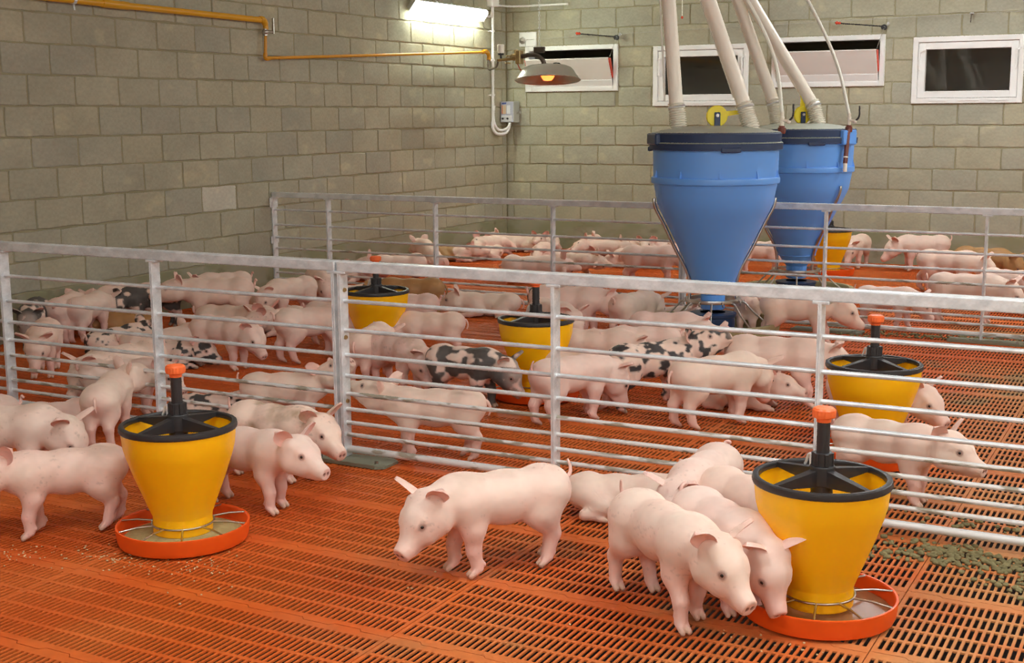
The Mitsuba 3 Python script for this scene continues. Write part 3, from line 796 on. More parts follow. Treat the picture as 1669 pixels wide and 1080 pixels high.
# ------------------------------------------------------------------ piglets: one continuous skin from blended limbs
def surface_nets(F, o, h):
    """Mesh of the zero level of the grid F (negative inside), origin o, spacing h."""
    S = F < 0
    nx, ny, nz = F.shape
    c = np.zeros((nx-1, ny-1, nz-1), int)
    for a in (0, 1):
        for b in (0, 1):
            for d in (0, 1):
                c += S[a:nx-1+a, b:ny-1+b, d:nz-1+d]
    ijk = np.argwhere((c > 0) & (c < 8))
    idx = -np.ones(c.shape, int)
    idx[tuple(ijk.T)] = np.arange(len(ijk))
    acc, cnt = np.zeros((len(ijk), 3)), np.zeros(len(ijk))
    cor = [(a, b, d) for a in (0, 1) for b in (0, 1) for d in (0, 1)]
    for p in cor:
        for ax in range(3):
            if p[ax]:
                continue
            q = list(p); q[ax] = 1
            f0, f1 = F[tuple((ijk+p).T)], F[tuple((ijk+q).T)]
            m = (f0 < 0) != (f1 < 0)
            t = f0[m]/(f0[m]-f1[m])
            pos = np.repeat(np.array([p], float), m.sum(), 0)
            pos[:, ax] += t
            acc[m] += pos; cnt[m] += 1
    v = o+h*(ijk+acc/cnt[:, None])
    quads = []
    for ax in range(3):
        b, d = (ax+1) % 3, (ax+2) % 3
        sl0 = [slice(1, -1)]*3; sl0[ax] = slice(0, -1)
        sl1 = list(sl0); sl1[ax] = slice(1, None)
        s0, s1 = S[tuple(sl0)], S[tuple(sl1)]
        e = np.argwhere(s0 != s1)
        if not len(e):
            continue
        inside0 = s0[tuple(e.T)]
        base = e+1
        base[:, ax] -= 1
        def cell(db, dd):
            k = base.copy(); k[:, b] -= db; k[:, d] -= dd
            return idx[tuple(k.T)]
        q = np.stack([cell(1, 1), cell(0, 1), cell(0, 0), cell(1, 0)], 1)
        q[~inside0] = q[~inside0][:, ::-1]
        quads.append(q)
    q = np.vstack(quads)
    return v, np.vstack([q[:, [0, 1, 2]], q[:, [0, 2, 3]]])


def blend_field(prims, h):
    lo = np.min([np.minimum(a-ra, b-rb) for a, b, ra, rb, k in prims], 0)-2.5*h
    hi = np.max([np.maximum(a+ra, b+rb) for a, b, ra, rb, k in prims], 0)+2.5*h
    lo[2] = max(lo[2], -2.5*h)
    n = np.ceil((hi-lo)/h).astype(int)+1
    ax = [(lo[i]+h*np.arange(n[i])).astype(np.float32) for i in range(3)]
    F = np.full(n, 0.2, np.float32)
    for a, b, ra, rb, k in prims:
        m = k+1.5*h+.004
        p0 = np.maximum(np.floor((np.minimum(a-ra, b-rb)-m-lo)/h).astype(int), 0)
        p1 = np.minimum(np.ceil((np.maximum(a+ra, b+rb)+m-lo)/h).astype(int)+1, n)
        x, y, z = (ax[i][p0[i]:p1[i]] for i in range(3))
        x, y, z = x[:, None, None]-a[0], y[None, :, None]-a[1], z[None, None, :]-a[2]
        d = b-a
        l2 = float(d@d)
        if l2 > 1e-10:
            t = np.clip((x*d[0]+y*d[1]+z*d[2])/l2, 0, 1)
            D = np.sqrt((x-t*d[0])**2+(y-t*d[1])**2+(z-t*d[2])**2)-(ra+(rb-ra)*t)
        else:
            D = np.sqrt(x*x+y*y+z*z)-ra
        s = tuple(slice(p0[i], p1[i]) for i in range(3))
        f = F[s]
        w = np.maximum(k-np.abs(f-D), 0)/k
        F[s] = np.minimum(f, D)-w*w*k*.25
    F = np.maximum(F, -ax[2][None, None, :])
    return F, lo, h


def rotz3(a):
    c, s = math.cos(a), math.sin(a)
    return np.array([[c, -s, 0], [s, c, 0], [0, 0, 1.0]])


def rotx3(a):
    c, s = math.cos(a), math.sin(a)
    return np.array([[1.0, 0, 0], [0, c, -s], [0, s, c]])


def ear_mesh(base, d, nrm, L, W, cup, droop, nu=9, nv=7):
    d = unit(d); nrm = unit(nrm-d*(nrm@d)); s = np.cross(d, nrm)
    v, f, pink = [], [], []
    for side in (1, -1):
        for i in range(nu):
            u = i/(nu-1)
            hw = .5*W*(max(1-u, 0)**.62)*(.62+1.25*u)
            for j in range(nv):
                t = 2*j/(nv-1)-1
                th = .0028*(1-abs(t)**3*.8)*(1-.6*u)
                off = -cup*(1-t*t)*(1-.35*u)-droop*u*u*-1
                v.append(base+d*(L*u)+s*(hw*t)+nrm*(off+side*th))
                pink.append(1.0 if side > 0 else .35)
    m = nu*nv
    for i in range(nu-1):
        for j in range(nv-1):
            a, b, c, e = i*nv+j, i*nv+j+1, (i+1)*nv+j+1, (i+1)*nv+j
            f += [[a, c, b], [a, e, c], [m+a, m+b, m+c], [m+a, m+c, m+e]]
    for i in range(nu-1):
        for j0, flip in ((0, 1), (nv-1, 0)):
            a, b = i*nv+j0, (i+1)*nv+j0
            q = [[a, m+b, b], [a, m+a, m+b]]
            f += [x[::-1] for x in q] if flip else q
    return np.array(v), np.array(f), np.array(pink)


def pig_shape(pose='stand', hy=0., hp=-22., hroll=0., bend=0., legs=(0, 0, 0, 0), tail='curl', ears=(0, 0), neck=0., res=.007, fat=.95, roll=82, lift=0.):
    """One piglet, snout towards +x, feet on z=0, about 0.6 m long. hy, hp: yaw and pitch of the head in degrees; legs: how far the fore left, fore right,
    hind left and hind right foot are ahead of the rest position; returns vertices, faces, pinkness, hoofness, snoutness and the two eye centres."""
    P = []
    sit = pose == 'sit'
    lie = pose == 'lie'
    zc = .094 if lie else .240
    br = math.radians(bend)

    def spine(x):
        a = br*x/.3
        return a

    def bp(x, y, z):
        """bends the trunk sideways: positive bend turns the front to the left"""
        x = x*.93
        a = br*(x+.02)/.32
        if abs(br) > 1e-3:
            R = .32/br
            return V(R*math.sin(a)-y*math.sin(a)-.02, R*(1-math.cos(a))+y*math.cos(a), z)
        return V(x, y, z)

    def add(a, b, ra, rb, k=.03):
        P.append((a, b, ra, rb, k))

    q = fat
    hz = zc if not sit else .11
    add(bp(-.165, 0, hz+.002), bp(-.02, 0, (hz+zc)/2-.006), .077*q, .086*q)
    add(bp(-.02, 0, (hz+zc)/2-.006), bp(.12, 0, zc+.002), .086*q, .081*q)
    add(bp(-.200, 0, hz+.014), bp(-.16, 0, hz+.010), .058*q, .074*q)
    add(bp(.12, 0, zc+.004), bp(.165, 0, zc+.008), .083*q, .075*q)
    fl, fr, hl, hr = legs
    hoofs, toes = [], []

    def foot(F, side, fwd):
        u = unit(V(fwd[0], fwd[1], 0))
        w = V(-u[1], u[0], 0)
        for e in (-1, 1):
            a = F+w*e*.0085
            add(V(a[0], a[1], max(F[2]-.004, .012)), V(a[0]+u[0]*.026+w[0]*e*.003, a[1]+u[1]*.026+w[1]*e*.003, .011), .0135, .0095, .006)
            toes.append(V(a[0]+u[0]*.022, a[1]+u[1]*.022, .008))
        for e in (-1, 1):
            a = F-u*.016+w*e*.009+V(0, 0, .016)
            add(a, a-u*.006-V(0, 0, .008), .006, .005, .006)

    for sgn, da in ((1, fl), (-1, fr)):
        if lie:
            S, E = bp(.125, sgn*.05, .095), bp(.075, sgn*.085, .05)
            K, Fo = bp(.155+da, sgn*(.088), .026), bp(.215+da, sgn*.078, .020)
            add(S, E, .052, .036); add(E, K, .033, .023, .02); add(K, Fo, .022, .0175, .012)
            foot(Fo+V(0, 0, .0), sgn, Fo-K)
        else:
            S, E = bp(.135, sgn*.036, zc-.005), bp(.118+da*.2, sgn*.048, .158)
            K, Fo = bp(.128+da*.75, sgn*.049, .088), bp(.121+da, sgn*.051, .034)
            add(S, E, .056, .038, .04); add(E, K, .036, .0240, .02); add(K, Fo, .0238, .0200, .012)
            foot(Fo, sgn, bp(.3, 0, 0)-bp(.2, 0, 0))
    for sgn, da in ((1, hl), (-1, hr)):
        if lie:
            T_, Kn = bp(-.155, sgn*.045, .098), bp(-.075, sgn*.098, .058)
            Hk, Fo = bp(-.155, sgn*.118, .028), bp(-.085+da, sgn*.122, .020)
            add(T_, Kn, .066, .044, .035); add(Kn, Hk, .036, .022, .02); add(Hk, Fo, .021, .0175, .012)
            foot(Fo, sgn, Fo-Hk)
        elif sit:
            T_, Kn = bp(-.15, sgn*.05, .10), bp(-.06, sgn*.09, .085)
            Hk, Fo = bp(-.14, sgn*.095, .028), bp(-.07+da, sgn*.095, .020)
            add(T_, Kn, .068, .044, .035); add(Kn, Hk, .036, .022, .02); add(Hk, Fo, .021, .0175, .012)
            foot(Fo, sgn, Fo-Hk)
        else:
            T_, Kn = bp(-.168, sgn*.034, zc-.004), bp(-.156+da*.35, sgn*.042, .176)
            Hk, Fo = bp(-.204+da*.75, sgn*.046, .108), bp(-.189+da, sgn*.049, .036)
            add(T_, Kn, .067, .053, .045); add(Kn, Hk, .048, .0252, .03); add(Hk, Fo, .0250, .0200, .014)
            foot(Fo, sgn, bp(-.1, 0, 0)-bp(-.2, 0, 0))
    # neck and head
    a0 = br*(.155+.02)/.32
    yaw, pit = a0+math.radians(hy), math.radians(hp)
    hx = V(math.cos(yaw)*math.cos(pit), math.sin(yaw)*math.cos(pit), math.sin(pit))
    hl_ = V(-math.sin(yaw), math.cos(yaw), 0)
    hu = np.cross(hx, hl_)
    if hroll:
        c, s = math.cos(math.radians(hroll)), math.sin(math.radians(hroll))
        hl_, hu = hl_*c+hu*s, hu*c-hl_*s
    ny = a0+math.radians(hy)*.55
    nz = .30*math.sin(pit)+neck
    N0 = bp(.155, 0, zc+.012)
    N = N0+V(math.cos(ny)*.088, math.sin(ny)*.088, .012+.16*nz)
    if lie:
        N[2] = max(N[2]+.02, .062)
    add(N0, N, .074*q, .062)
    HS = 1.13
    G = lambda f, l, u: N+(hx*f+hl_*l+hu*u)*HS
    hd = lambda a, b, ra, rb, k: add(a, b, ra*HS, rb*HS, k)
    hd(G(.020, 0, .006), G(.050, 0, .006), .060, .053, .025)
    hd(G(.04, 0, -.002), G(.128, 0, -.021), .048, .0295, .03)
    for e in (-1, 1):
        hd(G(.024, e*.028, -.022), G(.064, e*.020, -.027), .043, .033, .02)
        hd(G(.058, e*.034, .027), G(.078, e*.031, .021), .0165, .0125, .014)
        hd(G(.01, e*.030, .030), G(.02, e*.034, .036), .026, .020, .02)
    hd(G(.05, 0, -.044), G(.122, 0, -.043), .028, .016, .014)
    hd(G(.140, 0, -.0225), G(.146, 0, -.0225), .0268, .0268, .008)
    F, lo, h = blend_field(P, res)
    if res < .0075:
        # nostrils and the flat end of the snout
        n = F.shape
        X = [lo[i]+h*np.arange(n[i]) for i in range(3)]
        c = G(.146, 0, -.0225)
        p0 = np.maximum(((c-.05-lo)/h).astype(int), 0); p1 = np.minimum(((c+.05-lo)/h).astype(int)+1, n)
        g = np.stack(np.meshgrid(*[X[i][p0[i]:p1[i]] for i in range(3)], indexing='ij'), -1)-c
        s = tuple(slice(p0[i], p1[i]) for i in range(3))
        f = F[s]
        ahead = g@hx-.0150
        f = np.maximum(f, np.where(np.abs(ahead) < .05, ahead, f))
        for e in (-1, 1):
            cc = hx*.0165+hl_*e*.0098+hu*.001
            f = np.maximum(f, .0062-np.linalg.norm(g-cc, axis=-1))
        F[s] = f
    v, fc = surface_nets(F, lo, h)
    snout = np.clip(1-np.linalg.norm((v-G(.158, 0, -.0225)), axis=1)/.042, 0, 1)
    hoof = np.zeros(len(v))
    for t in toes:
        hoof = np.maximum(hoof, np.clip(1.6-np.linalg.norm(v-t, axis=1)/.013, 0, 1))
    pink = np.clip((zc-.03-v[:, 2])/.11, 0, 1)*.6+.2
    pink = np.maximum(pink, snout)
    rump = np.clip(1-np.linalg.norm(v-bp(-.26, 0, hz-.01), axis=1)/.09, 0, 1)
    pink = np.clip(pink+.5*rump, 0, 1)
    parts = [(v, fc)]
    pk, hf, sn = [pink], [hoof], [snout]
    for e, (out, fwd) in zip((1, -1), ((ears[0], ears[1]), (ears[0], ears[1]))):
        d = hl_*e*(.75+out)+hu*(.62-out*.5)+hx*(-.18+fwd)
        ev, ef, ep = ear_mesh(G(.004, e*.036, .040), d, hx*.9+hl_*e*.25-hu*.35, .091, .084, .018, .012)
        parts.append((ev, ef)); pk.append(.3+.7*ep); hf.append(np.zeros(len(ev))); sn.append(np.zeros(len(ev)))
    if tail:
        b = bp(-.252, 0, hz+.028)
        back = unit(bp(-.3, 0, 0)-bp(-.2, 0, 0))
        lat = V(-back[1], back[0], 0)
        if tail == 'curl':
            pts = [b-back*.02+V(0, 0, 0)]+[b+back*(.012+.016*t)+lat*.013*math.sin(5.5*t)+V(0, 0, .013+.026*t-.012*(math.cos(5.5*t))) for t in np.linspace(0, 1.2, 14)]
        elif tail == 'up':
            pts = [b-back*.02-V(0, 0, .004)]+[b+back*(.020*math.sin(2.2*t))+lat*.008*t*t+V(0, 0, .05*t**1.4) for t in np.linspace(0, 1.15, 10)]
        else:
            pts = [b-back*.02]+[b+back*(.012+.014*math.sin(2.5*t))+lat*.006*t-V(0, 0, .06*t) for t in np.linspace(0, 1.1, 10)]
        tv, tf = sweep(pts, np.linspace(.0090, .0040, len(pts)), 7)
        parts.append((tv, tf)); pk.append(np.full(len(tv), .75)); hf.append(np.zeros(len(tv))); sn.append(np.zeros(len(tv)))
    v = np.vstack([p[0] for p in parts])*np.array([1, .93, 1])
    o, fs = 0, []
    for pv, pf in parts:
        fs.append(pf+o); o += len(pv)
    fc = np.vstack(fs)
    eyes = [G(.0775, e*.0422, .0195)*np.array([1, .93, 1]) for e in (1, -1)]
    local = v.copy()
    lid = np.zeros(len(v))
    for e in eyes:
        q = np.linalg.norm((v-e)*np.array([1, 1, 1.0]), axis=1)
        lid = np.maximum(lid, np.clip((.0165-q)/.006, 0, 1))
    for e in (-1, 1):  # nostril recesses are darkened in the colour as well
        q = np.linalg.norm(v-(G(.146, 0, -.0225)+hx*.0165+hl_*e*.0098+hu*.001)*np.array([1, .93, 1]), axis=1)
        lid = np.maximum(lid, np.clip((.0085-q)/.003, 0, 1)*1.4)
    if pose == 'side':
        M = rotx3(math.radians(roll))
        v = v@M.T
        body = v[:len(parts[0][0])]
        dz = -np.percentile(body[:, 2], 1.0)
        v[:, 2] = np.maximum(v[:, 2]+dz, .002)
        eyes = [e@M.T+V(0, 0, dz) for e in eyes]
    if lift:
        v[:, 2] += lift
        eyes = [e+V(0, 0, lift) for e in eyes]
    return v, fc, np.concatenate(pk), np.concatenate(hf), np.concatenate(sn), eyes, local, lid


def pig_colour(local, pink, hoof, snout, lid, coat='pink', seed=0, dirt=0.):
    r = np.random.default_rng(seed)
    off = r.uniform(0, 50, 3)
    n1 = meshkit.fbm(local*14+off, 3, seed)
    n2 = meshkit.fbm(local*45+off, 3, seed+5)
    cream, pk = np.array([.79, .62, .515]), np.array([.76, .41, .35])
    cream = cream*(1+.05*(r.uniform(size=3)-.5))
    c = cream+(pk-cream)*np.clip(pink*.75+(n1-.5)*.5, 0, 1)[:, None]
    c *= (1+.10*(n2-.5))[:, None]
    if coat == 'ginger':
        g = np.array([.36, .185, .07])
        c = g*(1+.35*(n1-.5))[:, None]
        c += (np.array([.55, .33, .22])-c)*np.clip(snout*1.2, 0, 1)[:, None]
    if coat == 'saddle':
        g = np.array([.38, .21, .085])
        m = np.clip((.07-np.abs(local[:, 0]+.08)+.05*(n1-.5)*2)/.02+1.5, 0, 1)
        c = c+(g-c)*m[:, None]
    if coat in ('spots', 'dark'):
        k = meshkit.fbm(local*(25 if coat == 'spots' else 17)+off*1.7, 2, seed+9)
        th = .535 if coat == 'spots' else .43
        m = np.clip((k-th)/.025, 0, 1)*(1-.8*snout)*(1-hoof)
        if coat == 'dark':
            m *= np.clip(1.1-1.2*np.clip((local[:, 0]-.26)/.05, 0, 1)*.5, 0, 1)
        halo = np.clip((k-th+.05)/.05, 0, 1)*(1-.8*snout)*.45
        c = c+(np.array([.33, .28, .25])-c)*halo[:, None]
        c = c+(np.array([.030, .026, .026] if coat == 'spots' else [.058, .050, .046])*(1+.8*n2)[:, None]-c)*m[:, None]
    if dirt:
        k = meshkit.fbm(local*11+off*.6, 4, seed+3)
        m = np.clip((k-.50)/.22, 0, 1)*dirt
        c = c+(np.array([.42, .29, .19])-c)*m[:, None]
        k = meshkit.fbm(local*90+off*.6, 2, seed+4)
        m = np.clip((k-.68)/.06, 0, 1)*min(dirt, .35)*np.clip((n1-.5)*12, 0, 1)
        c = c+(np.array([.22, .15, .10])-c)*m[:, None]
    c = c+(np.array([.45, .33, .20])-c)*(hoof*.8)[:, None]
    c = c+(np.array([.20, .085, .065])-c)*np.clip(lid*.75, 0, 1)[:, None]
    return np.clip(c, .01, .95)


# x, y, heading in degrees, size, pose, label
PIGS = [
    (3.296, -9.396, -127, 0.92, dict(hy=20, hp=5, legs=(0.02, -0.03, 0.03, -0.03), tail='down', dirt=0.25), 'pink piglet at the left edge of the photo, rump towards the front left feeder'),
    (2.656, -9.093, 28, 1.00, dict(hy=-20, hp=-48, dirt=0.35), 'pink piglet, head lowered, directly behind the one at the left edge'),
    (2.180, -8.427, -107, 0.86, dict(pose='lie', hp=-25, hy=0), 'tan-pink piglet lying against the front fence at the far left, ear raised'),
    (2.068, -8.548, -121, 0.86, dict(pose='lie', hp=-10), 'piglet lying low at the left edge, mostly hidden behind two larger ones'),
    (1.782, -8.559, -129, 0.93, dict(pose='lie', hp=-10), 'piglet at the extreme left edge, only a sliver of it showing'),
    (2.496, -8.388, 121, 0.90, dict(hy=-52, hp=8, tail='down'), 'white piglet seen from behind, standing behind the front left feeder, nosing through the fence'),
    (3.684, -8.872, -2, 0.93, dict(hy=-6, hp=-12, legs=(0, 0.03, 0, 0)), 'clean pink piglet stepping out from behind the front left feeder, facing right'),
    (3.530, -8.517, -1, 0.93, dict(hy=-15, hp=-22, tail='up', dirt=0.9, legs=(0.03, -0.02, 0.02, -0.02)), 'pink piglet with brown dirt on its back, beside the front fence joint'),
    (4.822, -9.036, -128, 1.00, dict(hy=22, hp=-35, tail='up', legs=(-0.02, 0.025, 0.03, -0.02), dirt=0.25), 'large white piglet standing alone in the front centre, head lowered to the left'),
    (4.948, -8.347, 19, 0.86, dict(pose='lie', hp=-20, hy=10), 'pink piglet lying behind the front centre piglet, in front of the fence bars'),
    (5.298, -8.467, -90, 0.93, dict(hp=-45, hy=-10, dirt=0.2), 'piglet coming head-on from the fence, right of the lying one in the front pen'),
    (5.421, -9.127, -37, 1.00, dict(hp=-28, hy=8, tail='up', legs=(-0.03, 0.05, 0.02, -0.04), dirt=0.2), 'white piglet walking to the front right feeder, nearest the camera'),
    (5.540, -8.975, -41, 0.95, dict(hp=-52, hy=0), 'white piglet with its snout in the tray of the front right feeder'),
    (5.537, -8.675, -30, 0.93, dict(hp=-50, hy=5), 'piglet half hidden behind the left side of the front right feeder'),
    (3.935, -7.986, -158, 0.93, dict(hp=20, hy=-18, tail='down', legs=(-0.02, 0.02, -0.02, 0.03)), 'pink piglet behind the front fence, snout raised to the post at the joint'),
    (3.093, -7.887, 33, 0.86, dict(hp=40, hy=-35, tail='up'), 'pink piglet behind the front fence with snout in the air and curled tail'),
    (2.757, -7.943, 41, 0.92, dict(pose='lie', hp=-15, coat='spots'), 'dark-patched piglet lying behind the front left feeder, beyond the fence'),
    (2.021, -7.803, -100, 0.96, dict(hp=-40, hy=10, tail='up', dirt=0.4), 'white piglet, head down to the left, behind the leftmost fence bay'),
    (2.189, -7.981, 35, 0.86, dict(hp=-25, hy=-40), 'piglet nose to nose through the fence with the one seen from behind'),
    (1.040, -7.432, -50, 0.93, dict(hp=-45, hy=-5), 'pink piglet facing the camera with lowered head, second from the left fence post'),
    (0.309, -6.842, -50, 0.93, dict(hp=-40, coat='dark'), 'dark spotted piglet at the far left, standing against the left wall'),
    (0.306, -6.574, 117, 0.93, dict(hp=-30), 'pink rump of a piglet beside the dark spotted one at the left wall'),
    (0.414, -6.491, 108, 0.93, dict(hp=-40, tail='up'), 'pink piglet seen from behind with raised tail, near the left wall'),
    (0.344, -6.071, -115, 0.96, dict(hp=-45, hy=10), 'pink piglet standing broadside by the left wall, head hidden to the left'),
    (0.477, -6.209, -135, 0.86, dict(pose='lie', hp=-10, coat='ginger'), 'brown piglet lying in the shade under the group at the left wall'),
    (0.927, -6.769, 85, 0.93, dict(pose='lie', hp=-20, coat='spots'), 'black-spotted white piglet lying asleep in the left of the middle pen'),
    (1.153, -6.688, 54, 0.86, dict(pose='lie', hp=-5, hy=20), 'pink piglet lying beside the sleeping black-spotted one'),
    (1.503, -6.952, 23, 0.86, dict(pose='lie', hp=-15, hy=-20, coat='spots'), 'black-spotted piglet lying just right of the second fence post, head low'),
    (0.818, -5.727, -139, 1.05, dict(hp=-5, hy=8), 'pink piglet facing left with a large upright ear, near the left wall'),
    (0.301, -5.042, -125, 0.86, dict(hp=-30, hy=5), 'pink piglet farthest along the left wall in the middle pen, facing left'),
    (0.447, -5.964, -117, 0.93, dict(hp=-30, coat='dark'), 'dark spotted back of a piglet showing between others at the left wall'),
    (0.691, -5.356, 30, 0.95, dict(pose='lie', hp=-12, hy=-10), 'pink piglet lying in the left group, its head stretched to the right'),
    (1.046, -5.854, 16, 1.04, dict(pose='lie', hp=-25, hy=-25), 'pink piglet lying in front of the left group, head drooping to the right'),
    (1.825, -6.832, -4, 0.93, dict(hp=-38, hy=-10), 'pink piglet standing clear of the left group, stepping towards the camera'),
    (1.349, -5.705, -97, 0.93, dict(pose='lie', hp=-18, dirt=0.4), 'greyish tan piglet lying head-on at the right end of the left group'),
    (1.078, -5.244, -100, 0.93, dict(hp=-50, hy=5, legs=(0.03, -0.03, -0.02, 0.03)), 'pink piglet with head down, standing near the rear fence bracket at the left'),
    (0.925, -4.690, -43, 0.93, dict(hp=-50, dirt=0.4), 'dirty greyish piglet facing the camera, by the left end of the rear fence'),
    (1.010, -4.476, -125, 0.86, dict(pose='lie', hp=-15), 'piglet lying at the rear fence, behind the feeder nearest the left wall'),
    (2.157, -6.425, 61, 1.00, dict(hp=-35, hy=-5, legs=(0, 0, -0.02, 0.03)), 'pink piglet standing broadside left of the fence joint, head behind the post'),
    (1.952, -5.889, 36, 0.86, dict(hp=-45), 'piglet eating at the left side of the feeder nearest the left wall'),
    (2.790, -6.766, 102, 0.93, dict(hp=-50, tail='down'), 'white piglet seen from behind, just right of the fence joint post'),
    (3.062, -6.903, -25, 0.93, dict(hp=-55, hy=0, dirt=0.6), 'dirt-smeared white piglet with head down, in front of the feeder nearest the left wall'),
    (2.734, -6.057, -153, 0.86, dict(hp=-45, hy=5, tail='down'), 'pink piglet eating from the right at the feeder nearest the left wall'),
    (2.184, -5.444, -152, 0.86, dict(hp=-50), 'pale piglet with rounded back, right behind the feeder nearest the left wall'),
    (1.929, -4.984, -156, 0.86, dict(hp=-50, tail='down'), 'pink piglet behind the pale one, head at the feeder nearest the left wall'),
    (1.934, -5.026, -150, 0.99, dict(hp=-50, coat='ginger', tail='down'), 'ginger-brown piglet behind the feeder nearest the left wall'),
    (2.260, -4.484, -154, 0.95, dict(pose='lie', hp=-12, hy=5, tail='down'), 'pink piglet lying in front of the rear fence with upright ears, facing left'),
    (3.244, -5.446, -34, 0.93, dict(hp=-35), 'pink piglet with head over the rim of the feeder in the middle of the pen'),
    (2.924, -4.905, -48, 0.93, dict(hp=-35, coat='dark'), 'black-spotted piglet behind the tube of the feeder in the middle of the pen'),
    (3.171, -5.076, 16, 1.06, dict(hp=-32, hy=0, legs=(0.04, -0.02, 0, 0.02)), 'tan-pink piglet walking right along the rear fence, behind the middle feeder'),
    (3.549, -4.889, 78, 0.93, dict(hp=-50), 'pink piglet seen from behind, left of the front blue hopper'),
    (3.573, -4.455, 12, 0.86, dict(pose='lie', hp=-20), 'pale piglet lying at the foot of the rear fence beside the front blue hopper'),
    (3.985, -5.463, 17, 0.86, dict(hp=-40, tail='down'), 'pink piglet eating at the trough of the front blue hopper from the left'),
    (4.064, -5.999, -148, 0.86, dict(hp=-45, hy=5), 'pink piglet facing left with a brown ear, behind the black-spotted standing one'),
    (4.194, -5.761, 21, 0.86, dict(hp=-40), 'pink piglet pressed between the others at the trough of the front blue hopper'),
    (3.869, -6.182, 25, 0.86, dict(hp=-50), 'pink piglet behind the middle feeder, its head hidden by the brown-eared one'),
    (4.400, -6.699, 54, 1.02, dict(hp=25, hy=-32, coat='spots', legs=(0, 0, 0.03, -0.03), tail='down'), 'white piglet with black spots standing with raised snout, below the front blue hopper'),
    (4.798, -6.898, 55, 1.02, dict(hp=-50, hy=22, legs=(0.02, -0.02, -0.02, 0.02), tail='down'), 'white piglet standing over a lying one, in the middle of the pen'),
    (4.755, -6.493, 10, 0.86, dict(pose='lie', hp=0, hy=-15), 'pink piglet lying on the slats under the standing white one, facing right'),
    (4.070, -6.803, 175, 0.86, dict(hp=-45), 'white piglet behind another, heading to the middle feeder from the right'),
    (4.179, -7.138, 66, 0.98, dict(hp=-60, hy=-28, tail='up', legs=(0.03, -0.03, -0.02, 0.02)), 'white piglet with upright tail and lowered head, right of the middle feeder'),
    (3.565, -7.071, -5, 0.93, dict(hp=-42, hy=2, coat='dark', legs=(0.02, -0.04, 0, 0.02), tail='down'), 'dark grey spotted piglet eating at the feeder in the middle of the pen'),
    (4.923, -6.358, 9, 1.06, dict(hp=-35, hy=0, legs=(-0.02, 0.04, 0, 0)), 'large pink piglet walking right, behind the feeder at the right fence bay'),
    (4.560, -4.656, 11, 1.01, dict(hp=-30, hy=-5, legs=(0.05, -0.01, -0.03, 0.02)), 'pink piglet walking right along the rear fence, right of the front blue hopper'),
    (4.160, -4.374, 98, 0.93, dict(hp=-40, tail='down'), 'piglet seen from behind, beside the wire guard of the front blue hopper'),
    (5.511, -6.868, -17, 0.93, dict(hp=-25, hy=-10), 'piglet peeping out from behind the right side of the feeder beyond the fence'),
    (5.753, -7.719, -16, 0.93, dict(hp=-12, hy=-4, tail='up', legs=(0.0, 0.03, 0, 0)), 'white piglet at the right behind the front fence bars, looking right'),
    (0.227, -3.274, -85, 0.93, dict(pose='lie', hp=-5), 'piglet lying at the left wall behind the rear fence, ears up'),
    (0.414, -2.878, -142, 1.06, dict(pose='side', hp=-5, roll=-68), 'white piglet lying along the rear fence, left of the sitting one'),
    (0.541, -2.478, 152, 0.93, dict(pose='sit', hp=-10, tail='down'), 'piglet sitting with its back to the camera, just behind the rear fence'),
    (0.236, -1.564, 21, 0.86, dict(pose='lie', hp=0, coat='saddle'), 'piglet with a brown saddle and white front, at the left of the sleeping pile'),
    (0.208, -0.804, -81, 0.93, dict(pose='lie', hp=5), 'white piglet in the sleeping pile, ears pricked, behind the brown-saddled one'),
    (0.457, -1.344, -131, 0.86, dict(pose='lie', hp=-26, hy=20, neck=-0.3), 'pink piglet in the sleeping pile, right beside the brown-saddled one'),
    (0.625, -1.170, -97, 0.93, dict(pose='side', hp=-15, hy=10, roll=58), 'white piglet in front of the sleeping pile, head laid to the left'),
    (0.393, -0.485, -147, 1.01, dict(pose='lie', hp=0), 'pink piglet asleep against the rear wall, at the back left of the sleeping pile'),
    (0.962, -1.073, -73, 0.93, dict(pose='lie', hp=-30, neck=-0.35), 'piglet facing the camera, second in front of the sleeping pile'),
    (0.641, -0.315, -83, 0.93, dict(pose='lie', hp=5), 'piglet at the very back of the sleeping pile, head-on beside the rear fence post'),
    (1.157, -0.763, -85, 0.93, dict(pose='side', hp=-20, roll=-60), 'piglet facing the camera, in front of the sleeping pile, right of the fence post'),
    (1.451, -0.684, 19, 0.86, dict(pose='side', hp=0, roll=62), 'piglet lying broadside at the right of the sleeping pile, facing right'),
    (1.552, -0.541, -157, 1.06, dict(pose='lie', hp=0), 'pink piglet asleep against the rear wall, right of the rear fence post'),
    (2.005, -1.167, -147, 0.93, dict(pose='lie', hp=-25, neck=-0.35), 'piglet lying on the slats behind the legs of the broadside standing one'),
    (2.700, -2.471, 17, 1.06, dict(hp=-40, tail='down', legs=(0, 0.01, 0.03, -0.02)), 'large pink piglet standing broadside in front of the sleeping pile'),
    (1.818, -0.341, -78, 0.93, dict(pose='lie', hp=0), 'piglet by the rear wall behind the broadside standing one, ears just showing'),
    (2.025, -0.250, -139, 0.86, dict(pose='lie', hp=0), 'piglet by the rear wall, half hidden by the left side of the front hopper'),
    (2.109, -1.169, 22, 0.85, dict(pose='side', hp=-20, roll=60), 'small piglet lying under the belly of the broadside standing one'),
    (1.592, -2.518, 27, 1.06, dict(pose='side', hp=-20, tail='down', roll=66), 'pink piglet lying behind the rear fence, left of the central post, tail to the left'),
    (1.780, -1.970, 10, 0.89, dict(pose='side', hp=-25, dirt=0.6, roll=60), 'dirty white piglet lying behind the rear fence, right of the central post'),
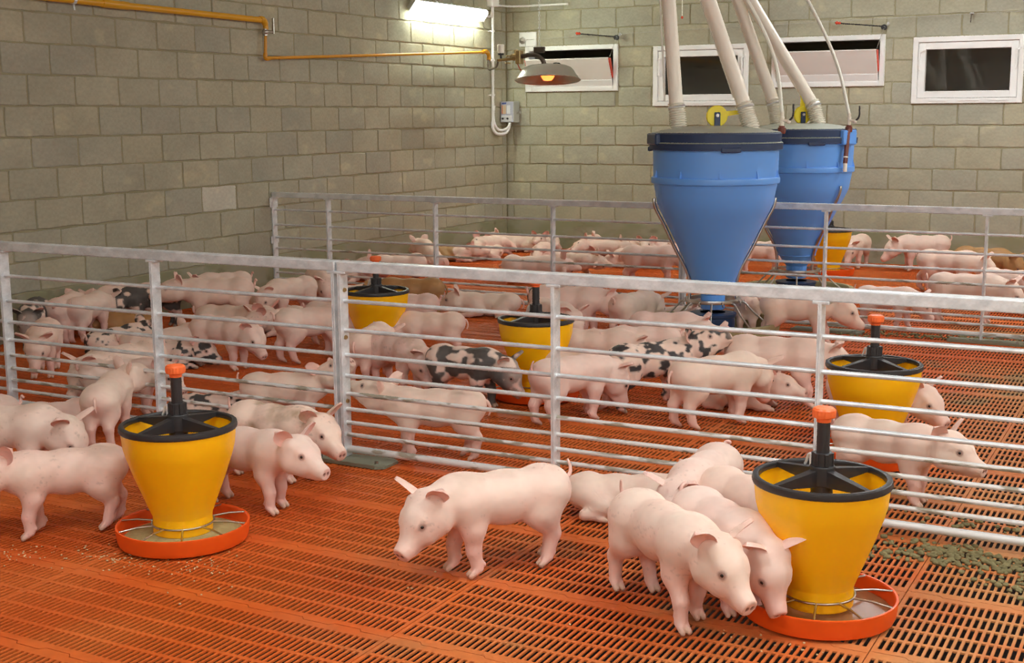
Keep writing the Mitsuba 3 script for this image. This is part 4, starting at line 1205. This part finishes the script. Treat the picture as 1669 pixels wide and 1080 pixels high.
    (3.223, -1.270, -153, 0.90, dict(hp=-50, hy=15), 'pink piglet standing between the two blue hoppers, head down to the left'),
    (3.053, -0.195, -163, 0.86, dict(pose='lie', hp=-5), 'piglet lying by the rear wall, glimpsed between the two blue hoppers'),
    (3.921, -0.418, -92, 0.93, dict(hp=-50, hy=-5), 'white piglet facing the camera, eating at the feeder by the rear wall'),
    (4.516, -0.463, -154, 1.01, dict(hp=-38, hy=5, tail='up'), 'pink piglet standing by the rear wall at the right, head lowered to the left'),
    (5.188, -1.508, -22, 1.05, dict(hp=-45, coat='ginger', tail='down'), 'ginger-brown piglet by the rear wall at the right edge'),
    (4.982, -1.870, -9, 1.06, dict(hp=-38, hy=5, legs=(0, 0.02, -0.06, 0.05), tail='curl'), 'large pink piglet striding right, in the middle of the right rear pen'),
    (5.352, -3.360, 1, 1.06, dict(hp=-40, hy=-8), 'pink piglet walking right, nearest the rear fence at the right'),
    (5.521, -2.644, -33, 0.93, dict(hp=-45, hy=-20), 'pink piglet at the right edge of the photo, behind the rear fence'),
    (4.907, -3.773, 0, 0.86, dict(hp=-45, tail='up', legs=(0.04, -0.03, 0, 0.03)), 'pink piglet walking right behind the rear fence, head low, above the right feeder'),
]
CAM = (6.7, -12.5)          # only chooses how finely a piglet is meshed
for n, (x, y, h, s, o, lab, *grp) in enumerate(PIGS):
    o = dict(o)
    coat, dirt = o.pop('coat', 'pink'), o.pop('dirt', 0.)
    dist = math.hypot(x-CAM[0], y-CAM[1])
    o.setdefault('res', .0050 if dist < 5.2 else .0068 if dist < 8 else .0090)
    v, f, pk, hf, sn, eyes, loc, lid = pig_shape(**o)
    to = T().translate([x, y, .0015]).rotate([0, 0, 1], h).scale(s)
    k = key_for('piglet')
    scene[k] = mikit.ply((v, f), 'skin', smooth=True, color=pig_colour(loc, pk, hf, sn, lid, coat, n+1, dirt), to_world=to)
    tag(k, lab, 'pig', grp[0] if grp else None)
    for e in eyes:
        q = key_for('eye', k)
        scene[q] = mikit.ply(trimesh.creation.icosphere(2, .0078).apply_translation(e), 'eyeball', smooth=True, to_world=to)
